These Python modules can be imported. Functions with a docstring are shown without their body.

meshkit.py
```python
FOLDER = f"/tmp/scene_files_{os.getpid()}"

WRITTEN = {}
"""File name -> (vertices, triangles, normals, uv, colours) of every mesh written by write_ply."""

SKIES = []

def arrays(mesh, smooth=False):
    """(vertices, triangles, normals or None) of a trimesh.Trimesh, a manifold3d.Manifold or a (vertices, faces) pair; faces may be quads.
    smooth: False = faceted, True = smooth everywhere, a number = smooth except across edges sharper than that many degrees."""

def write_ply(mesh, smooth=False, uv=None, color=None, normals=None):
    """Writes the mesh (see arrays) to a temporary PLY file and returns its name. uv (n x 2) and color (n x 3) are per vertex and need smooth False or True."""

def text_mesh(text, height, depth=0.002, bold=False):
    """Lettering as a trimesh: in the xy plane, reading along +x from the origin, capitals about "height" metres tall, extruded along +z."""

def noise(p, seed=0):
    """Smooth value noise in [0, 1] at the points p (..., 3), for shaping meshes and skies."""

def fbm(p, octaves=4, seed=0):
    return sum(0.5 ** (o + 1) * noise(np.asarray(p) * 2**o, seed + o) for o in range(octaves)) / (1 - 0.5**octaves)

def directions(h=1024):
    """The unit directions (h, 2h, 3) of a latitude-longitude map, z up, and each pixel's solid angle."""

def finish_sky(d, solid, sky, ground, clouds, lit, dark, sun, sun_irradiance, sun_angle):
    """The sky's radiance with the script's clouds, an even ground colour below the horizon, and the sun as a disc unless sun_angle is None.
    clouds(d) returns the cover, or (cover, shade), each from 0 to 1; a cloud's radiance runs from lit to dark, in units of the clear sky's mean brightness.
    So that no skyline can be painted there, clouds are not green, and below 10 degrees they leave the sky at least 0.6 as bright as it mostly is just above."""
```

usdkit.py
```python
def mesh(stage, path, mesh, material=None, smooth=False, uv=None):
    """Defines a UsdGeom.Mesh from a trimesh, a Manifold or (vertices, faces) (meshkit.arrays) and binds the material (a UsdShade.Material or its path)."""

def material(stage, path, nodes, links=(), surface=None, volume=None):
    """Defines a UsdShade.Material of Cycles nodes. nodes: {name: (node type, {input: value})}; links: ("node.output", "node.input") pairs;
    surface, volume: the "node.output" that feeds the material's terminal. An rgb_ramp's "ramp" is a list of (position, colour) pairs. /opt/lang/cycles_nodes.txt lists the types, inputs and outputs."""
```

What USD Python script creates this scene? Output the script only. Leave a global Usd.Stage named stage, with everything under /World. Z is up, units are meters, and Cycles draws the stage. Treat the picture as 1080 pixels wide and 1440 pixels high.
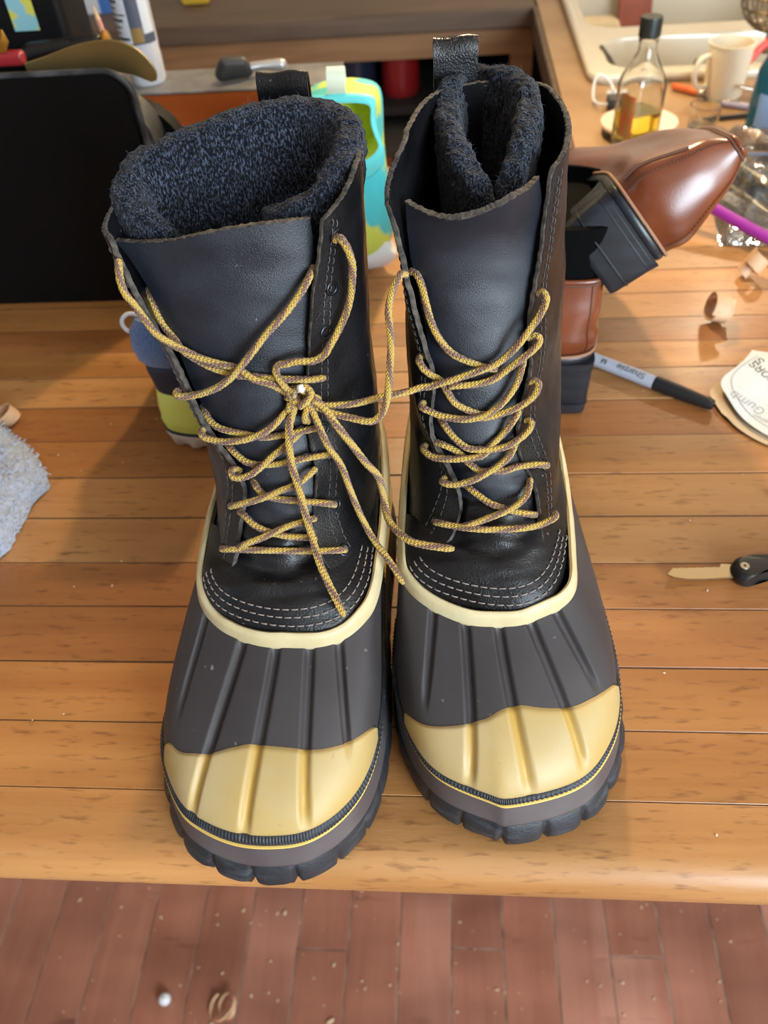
import math, random
import numpy as np, trimesh, manifold3d as m3, shapely.geometry as sg
from scipy.interpolate import CubicSpline, PchipInterpolator, RegularGridInterpolator
from scipy.ndimage import gaussian_filter1d
import usdkit, meshkit
from pxr import Usd, UsdGeom, UsdLux, Gf, Sdf, UsdShade, Vt

stage = Usd.Stage.CreateInMemory()
UsdGeom.SetStageUpAxis(stage, 'Z'); UsdGeom.SetStageMetersPerUnit(stage, 1.0)
UsdGeom.Xform.Define(stage, '/World'); UsdGeom.Scope.Define(stage, '/World/Looks')
TZ = 0.92                      # height of the table top; all shapes below are written with z = 0 on it

# ---------------------------------------------------------------- camera
EYE = (0.0, 0.0, TZ + 0.45); F_PX = 1150.2
PITCH, YAW, ROLL = 0.794511584, -0.121885042, -0.0914448112
fw = np.array([math.sin(YAW) * math.cos(PITCH), math.cos(YAW) * math.cos(PITCH), -math.sin(PITCH)])
ri = np.array([math.cos(YAW), -math.sin(YAW), 0.0]); up = np.cross(ri, fw)
ri, up = math.cos(ROLL) * ri + math.sin(ROLL) * up, -math.sin(ROLL) * ri + math.cos(ROLL) * up
cam = UsdGeom.Camera.Define(stage, '/World/camera')
m4 = Gf.Matrix4d(1.0)
for i, v in enumerate((ri, up, -fw)): m4.SetRow(i, Gf.Vec4d(*map(float, v), 0))
m4.SetRow(3, Gf.Vec4d(*EYE, 1)); cam.AddTransformOp().Set(m4)
cam.CreateHorizontalApertureAttr(36.0); cam.CreateVerticalApertureAttr(48.0)
cam.CreateFocalLengthAttr(36.0 * F_PX / 1080); cam.CreateFStopAttr(13.0); cam.CreateFocusDistanceAttr(0.41)
cam.CreateExposureAttr(-0.64); cam.CreateClippingRangeAttr(Gf.Vec2f(0.02, 100))

# ---------------------------------------------------------------- light: daylight from windows behind the camera, a warm lamp over the back of the table
def rect_light(name, loc, target, w, h, color, intensity):
    l = UsdLux.RectLight.Define(stage, '/World/' + name)
    l.CreateWidthAttr(w); l.CreateHeightAttr(h); l.CreateColorAttr(Gf.Vec3f(*color)); l.CreateIntensityAttr(intensity)
    z = unit(np.array(loc) - np.array(target)); x = unit(np.cross([0, 0, 1.0], z)); y = np.cross(z, x)
    m = Gf.Matrix4d(1.0)
    for i, v in enumerate((x, y, z)): m.SetRow(i, Gf.Vec4d(*map(float, v), 0))
    m.SetRow(3, Gf.Vec4d(*map(float, loc), 1)); l.AddTransformOp().Set(m); return l
def unit(v):
    v = np.asarray(v, float); return v / np.maximum(np.linalg.norm(v, axis=-1, keepdims=True), 1e-12)
rect_light('window_daylight_front', (1.4, -1.575, TZ + .725), (1.4, 5, TZ + .725), 1.35, 1.15, (0.74, 0.88, 1.0), 44.0)
rect_light('window_daylight_left', (-2.275, -.7, TZ + .75), (5, -.7, TZ + .75), 1.1, 1.1, (0.72, 0.87, 1.0), 2.5)
LAMP, AIM = (0.06, 1.30, 0.78), (0.33, 0.76, 0.0)      # a shaded lamp hung over the back of the table, aimed at its right end (table coordinates)
lamp = UsdLux.SphereLight.Define(stage, '/World/shaded_lamp_light'); lamp.CreateRadiusAttr(.035); lamp.CreateColorAttr(Gf.Vec3f(1.0, .74, .40)); lamp.CreateIntensityAttr(1250.0)
lamp.AddTranslateOp().Set(Gf.Vec3d(LAMP[0], LAMP[1], LAMP[2] + TZ))
kl = UsdLux.SphereLight.Define(stage, '/World/sink_lamp_light'); kl.CreateRadiusAttr(.05); kl.CreateColorAttr(Gf.Vec3f(1.0, .80, .55)); kl.CreateIntensityAttr(300.0); kl.AddTranslateOp().Set(Gf.Vec3d(.75, 2.1, TZ + .95))
dome = UsdLux.DomeLight.Define(stage, '/World/room_bounce'); dome.CreateColorAttr(Gf.Vec3f(1.0, .90, .80)); dome.CreateIntensityAttr(0.05)

# ---------------------------------------------------------------- objects
used = {}
def fresh(parent, name):
    k = (parent, name); used[k] = used.get(k, -1) + 1
    return f'{parent}/{name}' if used[k] == 0 else f'{parent}/{name}_{used[k]:03d}'
loc_of = {}
def custom(p, **kw):
    for k, v in kw.items():
        if v: p.SetCustomDataByKey(k, v)
def thing(name, label, cat, loc=(0, 0, 0), group=None, kind=None):
    path = fresh('/World', name); x = UsdGeom.Xform.Define(stage, path)
    x.AddTranslateOp().Set(Gf.Vec3d(loc[0], loc[1], loc[2] + TZ)); loc_of[path] = np.array(loc, float)
    custom(x.GetPrim(), label=label, category=cat, group=group, kind=kind); return path
def part(parent, name, mesh, mat, smooth=30, label=None, uv=None, kind=None):
    """one Mesh under a thing or a part, its vertices given in table coordinates"""
    root = parent
    while root not in loc_of: root = root.rsplit('/', 1)[0]
    v, f = join(mesh); path = fresh(parent, name)
    m = usdkit.mesh(stage, path, (v - loc_of[root], f), mat, smooth=True if uv is not None else smooth, uv=uv)
    m.CreateDoubleSidedAttr(True)
    custom(m.GetPrim(), label=label, kind=kind); return path
def single(name, label, cat, mesh, mat, smooth=30, group=None, kind=None, uv=None):
    v, f = join(mesh); path = fresh('/World', name); c = np.array([(v[:, 0].min() + v[:, 0].max()) / 2, (v[:, 1].min() + v[:, 1].max()) / 2, v[:, 2].min()])
    m = usdkit.mesh(stage, path, (v - c, f), mat, smooth=True if uv is not None else smooth, uv=uv); m.CreateDoubleSidedAttr(True)
    UsdGeom.Xformable(m).AddTranslateOp().Set(Gf.Vec3d(float(c[0]), float(c[1]), float(c[2]) + TZ)); loc_of[path] = c
    custom(m.GetPrim(), label=label, category=cat, group=group, kind=kind); return path
def copy_of(src, name, label, cat, loc, rz=0, group=None):
    path = fresh('/World', name); x = UsdGeom.Xform.Define(stage, path); p = x.GetPrim()
    p.GetReferences().AddInternalReference(src); p.SetInstanceable(True); x.ClearXformOpOrder()
    x.AddTranslateOp(opSuffix='copy').Set(Gf.Vec3d(loc[0], loc[1], loc[2] + TZ)); x.AddRotateZOp(opSuffix='copy').Set(rz)
    custom(p, label=label, category=cat, group=group); return path

# ---------------------------------------------------------------- materials
def M(name, color, rough=.5, color2=None, scale=(20, 20, 20), detail=3, lo=.35, hi=.65, bump=None, bscale=(200, 200, 200), bdist=.0005, metal=0, spec=.5, coat=0, coatr=.1, sheen=0, trans=0, ior=1.5, rough2=None, extra=None, spots=None, emit=None, nrough=.5, sss=0):
    """principled surface; color2 mixed in by object-space noise between lo and hi; bump from a second noise; spots: (colour, scale, threshold) sparse dirt"""
    n = {'tc': ('texture_coordinate', {}), 'p': ('principled_bsdf', {'base_color': color, 'roughness': rough, 'metallic': metal, 'specular_ior_level': spec, 'coat_weight': coat, 'coat_roughness': coatr, 'sheen_weight': sheen, 'transmission_weight': trans, 'ior': ior, 'subsurface_weight': sss})}
    l = []
    if emit: n['p'][1].update({'emission_color': emit[0], 'emission_strength': emit[1]})
    if color2 is not None or rough2 is not None:
        n['m1'] = ('mapping', {'scale': scale}); n['n1'] = ('noise_texture', {'scale': 1.0, 'detail': detail, 'roughness': nrough}); l += [('tc.object', 'm1.vector'), ('m1.vector', 'n1.vector')]
        n['r1'] = ('map_range', {'from_min': lo, 'from_max': hi, 'clamp': True}); l += [('n1.fac', 'r1.value')]
        if color2 is not None:
            n['c1'] = ('mix_color', {'a': color, 'b': color2}); l += [('r1.result', 'c1.fac')]; last = 'c1.result'
        if rough2 is not None:
            n['q1'] = ('mix_float', {'a': rough, 'b': rough2}); l += [('r1.result', 'q1.fac'), ('q1.result', 'p.roughness')]
    last = 'c1.result' if color2 is not None else None
    if spots:
        col, sc, th = spots
        n['n3'] = ('noise_texture', {'scale': sc, 'detail': 2.0}); n['r3'] = ('map_range', {'from_min': th, 'from_max': th + .05, 'clamp': True}); n['c3'] = ('mix_color', {'a': color, 'b': col})
        l += [('tc.object', 'n3.vector'), ('n3.fac', 'r3.value'), ('r3.result', 'c3.fac')]
        if last: l += [(last, 'c3.a')]
        last = 'c3.result'
    if last: l += [(last, 'p.base_color')]
    if bump:
        n['m2'] = ('mapping', {'scale': bscale}); n['n2'] = ('noise_texture', {'scale': 1.0, 'detail': 3.0}); n['b'] = ('bump', {'strength': bump, 'distance': bdist})
        l += [('tc.object', 'm2.vector'), ('m2.vector', 'n2.vector'), ('n2.fac', 'b.height'), ('b.normal', 'p.normal')]
    if extra: extra(n, l)
    return usdkit.material(stage, '/World/Looks/' + name, n, l, surface='p.BSDF')
def lin(r, g, b):
    c = np.array([r, g, b]) / 255.0
    return tuple(np.where(c <= .04045, c / 12.92, ((c + .055) / 1.055) ** 2.4).tolist())
# ---------------------------------------------------------------- geometry helpers (metres, z = 0 at the table top)
def V(*a): return np.array(a, float)
def unit(v):
    v = np.asarray(v, float); return v / np.maximum(np.linalg.norm(v, axis=-1, keepdims=True), 1e-12)
def spline(P, n, closed=False, mode='len'):
    """Catmull-Rom-like cubic through P, n samples (by chord length, or by control index when mode == 'idx')."""
    P = np.asarray(P, float)
    Q = np.vstack([P, P[:1]]) if closed else P
    t = np.arange(len(Q), dtype=float)
    if mode == 'len':
        t = np.r_[0, np.cumsum(np.maximum(np.linalg.norm(np.diff(Q, axis=0), axis=1), 1e-9) ** .5)] if mode == 'cent' else np.r_[0, np.cumsum(np.maximum(np.linalg.norm(np.diff(Q, axis=0), axis=1), 1e-9))]
    cs = CubicSpline(t, Q, bc_type='periodic' if closed else 'natural')
    s = np.linspace(0, t[-1], n + 1)[:-1] if closed else np.linspace(0, t[-1], n)
    return cs(s)
def pspline(P, n):
    """monotone (no overshoot) open curve through P"""
    P = np.asarray(P, float); t = np.r_[0, np.cumsum(np.maximum(np.linalg.norm(np.diff(P, axis=0), axis=1), 1e-9))]
    return PchipInterpolator(t, P)(np.linspace(0, t[-1], n))
def grid(G, wrap=False, flip=False):
    """quad grid (rows, cols, 3) -> (v, f)"""
    G = np.asarray(G, float); r, c = G.shape[:2]
    i = np.arange(r * c).reshape(r, c)
    j = np.roll(i, -1, 1) if wrap else i[:, 1:]
    k = i if wrap else i[:, :-1]
    q = np.stack([k[:-1].ravel(), j[:-1].ravel(), j[1:].ravel(), k[1:].ravel()], 1)
    if flip: q = q[:, ::-1]
    return G.reshape(-1, 3), np.vstack([q[:, [0, 1, 2]], q[:, [0, 2, 3]]])
def gnormals(G, wrap=False):
    if wrap: H = np.concatenate([G[:, -1:], G, G[:, :1]], 1)
    else: H = np.concatenate([2 * G[:, :1] - G[:, 1:2], G, 2 * G[:, -1:] - G[:, -2:-1]], 1)
    du = H[:, 2:] - H[:, :-2]
    dv = np.gradient(G, axis=0)
    return unit(np.cross(du, dv))
def join(*ms):
    vs, fs, o = [], [], 0
    for m in ms:
        if hasattr(m, 'vertices'): v, f = np.asarray(m.vertices), np.asarray(m.faces)
        elif hasattr(m, 'to_mesh'):
            q = m.to_mesh(); v, f = np.asarray(q.vert_properties)[:, :3], np.asarray(q.tri_verts)
        else: v, f = m
        vs.append(v); fs.append(np.asarray(f) + o); o += len(v)
    return np.vstack(vs), np.vstack(fs)
def shell(G, th, wrap=False):
    """grid surface given thickness th inwards (against the normals), edges closed"""
    N = gnormals(G, wrap); a, b = G, G - N * (np.asarray(th)[..., None] if np.ndim(th) else th)
    r, c = G.shape[:2]
    if wrap:
        loop = np.concatenate([a, b[::-1], a[:1]], 0)
        return grid(loop, True)
    rim = np.concatenate([a[0, :], a[1:, -1], a[-1, -2::-1], a[-2:0:-1, 0]])
    rib = np.concatenate([b[0, :], b[1:, -1], b[-1, -2::-1], b[-2:0:-1, 0]])
    return join(grid(a), grid(b, flip=True), grid(np.stack([rib, rim]), True))
def frames(P, up=None):
    T = unit(np.gradient(P, axis=0)); n = np.zeros_like(P)
    a = np.asarray(up if up is not None else (V(0, 0, 1) if abs(T[0][2]) < .9 else V(1, 0, 0)), float)
    for i, t in enumerate(T):
        a = a - t * (a @ t); a = a / max(np.linalg.norm(a), 1e-9); n[i] = a
    return T, n, np.cross(T, n)
def tube(P, r, k=8, cap=True, uv=False, up=None):
    P = np.asarray(P, float); T, n, b = frames(P, up); r = np.broadcast_to(np.asarray(r, float), len(P))
    th = np.arange(k + (1 if uv else 0)) * 2 * np.pi / k
    G = P[:, None] + r[:, None, None] * (np.cos(th)[None, :, None] * n[:, None] + np.sin(th)[None, :, None] * b[:, None])
    v, f = grid(G, not uv)
    L = np.r_[0, np.cumsum(np.linalg.norm(np.diff(P, axis=0), axis=1))]
    st = np.stack(np.broadcast_arrays(np.linspace(0, 1, G.shape[1])[None, :], L[:, None] * 100), -1).reshape(-1, 2)
    if cap:
        m = len(v); v = np.vstack([v, P[0], P[-1]]); c = G.shape[1]
        st = np.vstack([st, [[.5, 0]], [[.5, L[-1] * 100]]])
        i = np.arange(c); j = np.roll(i, -1); e = (len(P) - 1) * c
        f = np.vstack([f, np.stack([j, i, np.full(c, m)], 1), np.stack([i + e, j + e, np.full(c, m + 1)], 1)])
    return ((v, f), st) if uv else (v, f)
def sweep(P, prof, up=V(0, 0, 1), closed=False):
    """profile points (a, b): a along the sideways normal, b along up; P open polyline"""
    P = np.asarray(P, float); T = unit(np.gradient(P, axis=0))
    if closed: T = unit(np.roll(P, -1, 0) - np.roll(P, 1, 0))
    s = unit(np.cross(T, up)); prof = np.asarray(prof, float)
    u = np.cross(s, T)
    G = P[:, None] + prof[None, :, :1] * s[:, None] + prof[None, :, 1:] * u[:, None]
    if closed: G = np.concatenate([G, G[:1]], 0)
    v, f = grid(G, True)
    if not closed:
        k = len(prof); e = (len(P) - 1) * k
        tri = trimesh.creation.triangulate_polygon(sg.Polygon(prof), engine='earcut')[1] if k > 4 else np.array([[0, 1, 2], [0, 2, 3]])
        f = np.vstack([f, tri[:, ::-1], tri + e])
    return v, f
def lathe(prof, n=40, at=(0, 0, 0)):
    prof = np.asarray(prof, float); th = np.arange(n) * 2 * np.pi / n
    G = np.stack([prof[:, None, 0] * np.cos(th), prof[:, None, 0] * np.sin(th), np.broadcast_to(prof[:, None, 1], (len(prof), n))], -1)
    return grid(G + np.asarray(at), True)
def rbox(x, y, z, r=.003, at=(0, 0, 0), seg=8):
    """box with rounded edges, centred at 'at'"""
    r = min(r, x / 2.01, y / 2.01, z / 2.01)
    s = m3.Manifold.sphere(r, seg)
    pts = [s.translate((a * (x / 2 - r), b * (y / 2 - r), c * (z / 2 - r))) for a in (-1, 1) for b in (-1, 1) for c in (-1, 1)]
    return join(m3.Manifold.batch_hull(pts).translate(tuple(map(float, at))))
def cbox(x0, x1, y0, y1, z0, z1, c=.001):
    """box with chamfered edges from its bounds"""
    xs, ys, zs = (x0, x1), (y0, y1), (z0, z1); p = []
    for i in (0, 1):
        for j in (0, 1):
            for k in (0, 1):
                s = (1 - 2 * i, 1 - 2 * j, 1 - 2 * k); b = np.array([xs[i], ys[j], zs[k]])
                for a in range(3):
                    q = b + np.array([s[0], s[1], s[2]]) * c; q[a] = b[a]; p.append(q)
    return join(trimesh.convex.convex_hull(np.array(p)))
def plane_box(x0, x1, y0, y1, z0, z1):
    return join(trimesh.creation.box(bounds=[[x0, y0, z0], [x1, y1, z1]]))
def extrude(pts, h, z=0.0):
    m = trimesh.creation.extrude_polygon(sg.Polygon(pts), h, engine='earcut'); m.apply_translation([0, 0, z]); return join(m)
def rot(axis, deg):
    return trimesh.transformations.rotation_matrix(math.radians(deg), axis)[:3, :3]
def xf(m, R=None, t=(0, 0, 0), s=1.0):
    v, f = join(m); v = v * np.asarray(s)
    if R is not None: v = v @ np.asarray(R).T
    return v + np.asarray(t, float), f
def hullchain(pts, rad, seg=12):
    out = []
    for a, b, ra, rb in zip(pts[:-1], pts[1:], rad[:-1], rad[1:]):
        out.append(m3.Manifold.batch_hull([m3.Manifold.sphere(ra, seg).translate(tuple(map(float, a))), m3.Manifold.sphere(rb, seg).translate(tuple(map(float, b)))]))
    r = out[0]
    for o in out[1:]: r = r + o
    return r
def puff(m, amp, scale, seed=0):
    """displace the vertices along their normals by noise"""
    v, f = join(m); t = trimesh.Trimesh(v, f, process=False); n = t.vertex_normals
    return v + n * ((meshkit.fbm(v * scale, 3, seed) - .5) * 2 * amp)[:, None], f

# ---------------------------------------------------------------- the pac boots
def bsurf(B, nu=264, ns=40):
    """rubber shell: Bezier profiles from the foxing outline C0 up to the collar loop C1"""
    C0 = spline(np.c_[B['C0'], np.full(len(B['C0']), .042)], nu, True, 'idx')
    C1 = spline(B['C1'], nu, True, 'idx')
    s = np.linspace(0, 1, ns)[:, None, None]
    d = C0 - C1; dh = d * [1, 1, 0]; n = np.linalg.norm(dh, axis=1, keepdims=True)
    k = np.clip((n - .02) / .06, 0, 1)
    P1 = C0 + [0, 0, .026] - dh * (.02 + .01 * k)
    P2 = C1 + dh * (.36 + .06 * k) - [0, 0, 1] * (.014 + .003 * k)
    G = (1 - s) ** 3 * C0 + 3 * s * (1 - s) ** 2 * P1 + 3 * s * s * (1 - s) * P2 + s ** 3 * C1
    return G
def rib_bump(B, G, amp=.0027, w=.0025):
    ns, nu = G.shape[:2]; N = gnormals(G, True); s = np.linspace(0, 1, ns)
    nc = len(B['C0']); idx = np.arange(nu) * nc / nu; idx = np.where(idx > nc / 2, idx - nc, idx)
    L = np.linalg.norm(np.roll(G, -1, 1) - np.roll(G, 1, 1), axis=2) / 2 * nu / nc
    D = np.zeros((ns, nu))
    for a, b, e in B['ribs']:
        c = b + (a - b) * s
        x = (idx[None] - c[:, None]) * L / w
        D += np.exp(-x ** 4) * (np.clip((s - e) / .15, 0, 1) * np.clip((1.0 - s) / .04, 0, 1))[:, None]
    B['_rib'] = np.clip(D, 0, 1)
    return G + N * (np.clip(D, 0, 1) * amp)[..., None]
def outset(C, d):
    t = unit(np.roll(C, -1, 0) - np.roll(C, 1, 0)); n = np.stack([-t[:, 1], t[:, 0], 0 * t[:, 0]], 1)
    c = C.mean(0); sgn = np.sign(((C - c) * n).sum()); return C + n * sgn * np.asarray(d).reshape(-1, 1)
def boot_meshes(B):
    M = {}; rng = np.random.default_rng(B['seed'])
    nu = 528; G0 = bsurf(B, nu); G = rib_bump(B, G0); N0 = gnormals(G0, True)
    sgn = np.sign(N0[10, 0] @ V(0, -1, .3)); N = N0 * sgn
    if sgn < 0: pass
    ns = G.shape[0]; s = np.linspace(0, 1, ns)
    M['rubber_shell'] = grid(G, True)
    C0 = G0[0]
    # foxing wall, sole
    L = np.r_[0, np.cumsum(np.linalg.norm(np.diff(C0, axis=0), axis=1))]; per = L[-1] + np.linalg.norm(C0[0] - C0[-1])
    nl = 34; ph = (L / per * nl + B['lug']) % 1
    v = C0[:, 1] - C0[:, 1].min()
    spring = .006 * np.clip(1 - v / .07, 0, 1) ** 2
    nx = (outset(C0, 1.0) - C0)[:, 0] * B['med']; fl = 1 - .60 * np.clip(nx * 1.3, 0, 1)
    def ring(d, z): r = outset(C0, np.where(np.asarray(d) > 0, d * fl, d) * np.ones(nu)); r[:, 2] = z; return r
    wall = [ring(-.001, .0445), ring(.0008, .0435), ring(.0012, .040), ring(.0030, .030 + spring * .4), ring(.0044, .0225 + spring * .7), ring(.0046, .0205 + spring * .8), ring(.002, .019 + spring * .8)]
    M['foxing'] = grid(np.stack(wall), True)
    q = np.abs(ph - .5) * 2; lug = 1 - np.clip((q - .80) / .2, 0, 1) ** 1.5
    bul = 1 - q ** 4
    sole = [ring(.0005, .024 + spring * .8), ring(.0036, .0215 + spring * .8), ring(.0046 + .0012 * lug, .0185 + spring * .85), ring(.0044 + .0042 * lug * (.35 + .65 * bul), .012 + spring * .9),
            ring(.0040 + .0050 * lug * (.35 + .65 * bul), .006 + spring), ring(.0035 + .0030 * lug, .0012 + .0026 * (1 - lug) + spring), ring(.001, 0.0002 + .004 * (1 - lug) + spring), ring(-.012, .0002 + spring)]
    S = np.stack(sole); cen = np.stack([S[-1, :, 0] * .25 + .75 * S[-1, :, 0].mean(), S[-1, :, 1] * .9 + .1 * S[-1, :, 1].mean(), S[-1, :, 2]], 1)
    S = np.concatenate([S, cen[None], np.broadcast_to(cen.mean(0), (1, nu, 3))], 0)
    M['outsole'] = grid(S, True)
    ylw = ring(.0012, .0425)
    M['piping'] = grid(np.stack([ylw + outset(ylw, .0011 * math.cos(a))[:, :] * 0 + (outset(ylw, .0012 * math.cos(a)) - ylw) + [0, 0, .0011 * math.sin(a)] for a in np.linspace(0, 2 * math.pi, 9)]), True)
    nc = len(B['C0']); idx = np.arange(nu) * nc / nu; idx = np.where(idx > nc / 2, idx - nc, idx); order = np.argsort(idx)
    # toe cap: offset patch of the shell between the welt and its own upper edge
    ca = np.array(B['cap']); sel = order[(idx[order] >= ca[0, 0]) & (idx[order] <= ca[-1, 0])]
    # dense columns
    ii = np.linspace(ca[0, 0], ca[-1, 0], 150); up = PchipInterpolator(ca[:, 0], ca[:, 1])(ii)
    Gi = G[:, order]; Ni = N[:, order]; xi = idx[order]
    fG = RegularGridInterpolator((s, xi), Gi, bounds_error=False, fill_value=None); fN = RegularGridInterpolator((s, xi), Ni, bounds_error=False, fill_value=None)
    def patch(lo, hi, iis, rows, off):
        t = np.linspace(0, 1, rows)[:, None]; ss = lo + (hi - lo) * t; q = np.stack(np.broadcast_arrays(ss, iis[None]), -1)
        o = np.asarray(off(t, (iis - iis[0]) / (iis[-1] - iis[0])[None] if False else (iis - iis[0])[None] / (iis[-1] - iis[0])))
        return fG(q) + unit(fN(q)) * o[..., None]
    edge = lambda t, w: np.minimum(np.minimum(t, 1 - t) * 22, np.minimum(w, 1 - w) * 60).clip(0, 1) ** .5 * .0016 - .0002
    M['toe_cap'] = grid(patch(np.full(150, B['weld']), np.maximum(up, B['weld'] + .012), ii, 34, edge))
    tt_ = np.linspace(0, 1, 34)[:, None]; lo_, hi_ = np.full(150, B['weld']), np.maximum(up, B['weld'] + .012)
    M['_wear'] = np.clip(RegularGridInterpolator((s, xi), B['_rib'][:, order], bounds_error=False, fill_value=None)(np.stack(np.broadcast_arrays(lo_ + (hi_ - lo_) * tt_, ii[None]), -1)), 0, 1).ravel()
    iw = np.linspace(-6.2, 6.2, 620)
    M['toe_welt'] = grid(patch(np.full(620, .004), np.full(620, B['weld'] + .012), iw, 9, lambda t, w: np.sin(np.pi * t.clip(.02, .98)) ** .6 * .0021 * (1 + .16 * np.cos(w * 620 / 4 * 2 * np.pi)) * np.minimum(np.minimum(w, 1 - w) * 30, 1)))
    M['_f'] = (fG, fN)
    # cream collar band
    C1 = G0[-1]; nrm = outset(C1, 1.0) - C1
    cb = [(.0003, -.0045), (.0020, -.0030), (.0026, -.001), (.0022, .0042), (.0014, .0066), (-.0002, .0072), (-.0016, .0062), (-.0022, .0)]
    wob = (meshkit.fbm(np.c_[C1 * 60], 2, 5) - .5)[:, None]
    M['collar'] = grid(np.stack([C1 + nrm * (a - h * .10 * 1) + [0, 0, 1] * (h + wob * .0035 * (h > .005) + (wob * .004 if h < 0 else 0)) for a, h in cb]), True)
    # front surface: vamp and tongue in one grid, cut in two
    F = np.array(B['front'])  # rows x 7 x 3
    RP = np.r_[np.linspace(0, 3.2, 112)[:-1], np.linspace(3.2, len(F) - 1, 56)]; nr = len(RP)
    rows = CubicSpline(np.arange(len(F)), F, axis=0)(RP)
    Gf = CubicSpline(np.linspace(0, 1, F.shape[1]), rows, axis=1)(np.linspace(0, 1, 81))
    wsm = (np.clip((4.2 - RP) / 1.5, 0, 1) * np.clip(RP / .5, 0, 1))[:, None, None]; Gf = Gf * (1 - wsm) + gaussian_filter1d(gaussian_filter1d(Gf, 9, axis=0, mode='nearest'), 4, axis=1, mode='nearest') * wsm
    Nf = gnormals(Gf); Nf *= np.sign(Nf[40, 40] @ V(0, -1, 0))
    rr = RP[:, None]
    x = Gf[..., 0]
    low = np.clip(1 - abs(rr - 1.7) / 1.6, 0, 1) ** .7
    cc = np.linspace(-1, 1, 81)[None]
    wr = (meshkit.fbm(np.stack([Gf[..., 0] * 22 + B['seed'], Gf[..., 2] * 55 + Gf[..., 1] * 40, Gf[..., 1] * 0], -1), 3, B['seed']) - .5)
    fold = np.exp(-((rr - 1.95 - .4 * cc ** 2 - .25 * cc) / .22) ** 2) * .7 - np.exp(-((rr - 1.42 - .35 * cc ** 2) / .2) ** 2) * .8 + .5 * np.exp(-((rr - 1.0 - .3 * cc ** 2) / .22) ** 2) - .45 * np.exp(-((rr - 2.5 + .3 * cc) / .2) ** 2)
    Gf = Gf + Nf * (wr * .0095 * low + fold * .0024 * (1 - .7 * cc ** 2) + wr * .0022)[..., None]
    cut = 84
    M['vamp'] = shell(Gf[:cut + 1][::-1], .0022) if False else grid(Gf[:cut + 1])
    T = Gf[cut:]; T2 = T - Nf[cut:] * .0026
    M['tongue'] = join(grid(T), grid(T2, flip=True), grid(np.stack([T[-1], T2[-1]])), grid(np.stack([T[:, 0], T2[:, 0]])), grid(np.stack([T[:, -1], T2[:, -1]])))
    te = np.concatenate([T[-1][:, None], (T[-1] + Nf[-1] * .0004 + [0, 0, .0009])[:, None], (T2[-1] + [0, 0, .0009])[:, None], T2[-1][:, None]], 1)
    M['tongue_edge'] = grid(te + (rng.random(te.shape) - .5) * .0006)
    M['_front'] = (Gf, Nf)
    # stitch rows along the collar: dashes laid on the vamp
    st = []
    for k, row in enumerate(B['stitch_rows']):
        g = CubicSpline(RP, Gf, axis=0)(row)[13:68]; nn = CubicSpline(RP, Nf, axis=0)(row)[13:68]
        l = np.r_[0, np.cumsum(np.linalg.norm(np.diff(g, axis=0), axis=1))]; f = CubicSpline(l, g); fn = CubicSpline(l, nn)
        for a in np.arange(.003, l[-1] - .004, .0050):
            t = np.linspace(a, a + .0034, 4); p = f(t) + unit(fn(t)) * (V(.0, .0006, .0006, .0)[:, None])
            st.append(tube(p, .00042, 5))
    M['stitching'] = join(*st)
    # quarters: left and right flap edges joined round the back
    Q = np.array(B['quarter'])  # levels x 9 columns x 3
    rows = CubicSpline(np.linspace(0, 1, len(Q)), Q, axis=0)(np.linspace(0, 1, 80))
    l = np.linspace(0, 1, Q.shape[1]); Gq = PchipInterpolator(B['qcol'], rows, axis=1)(np.linspace(0, 1, 241))
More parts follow.
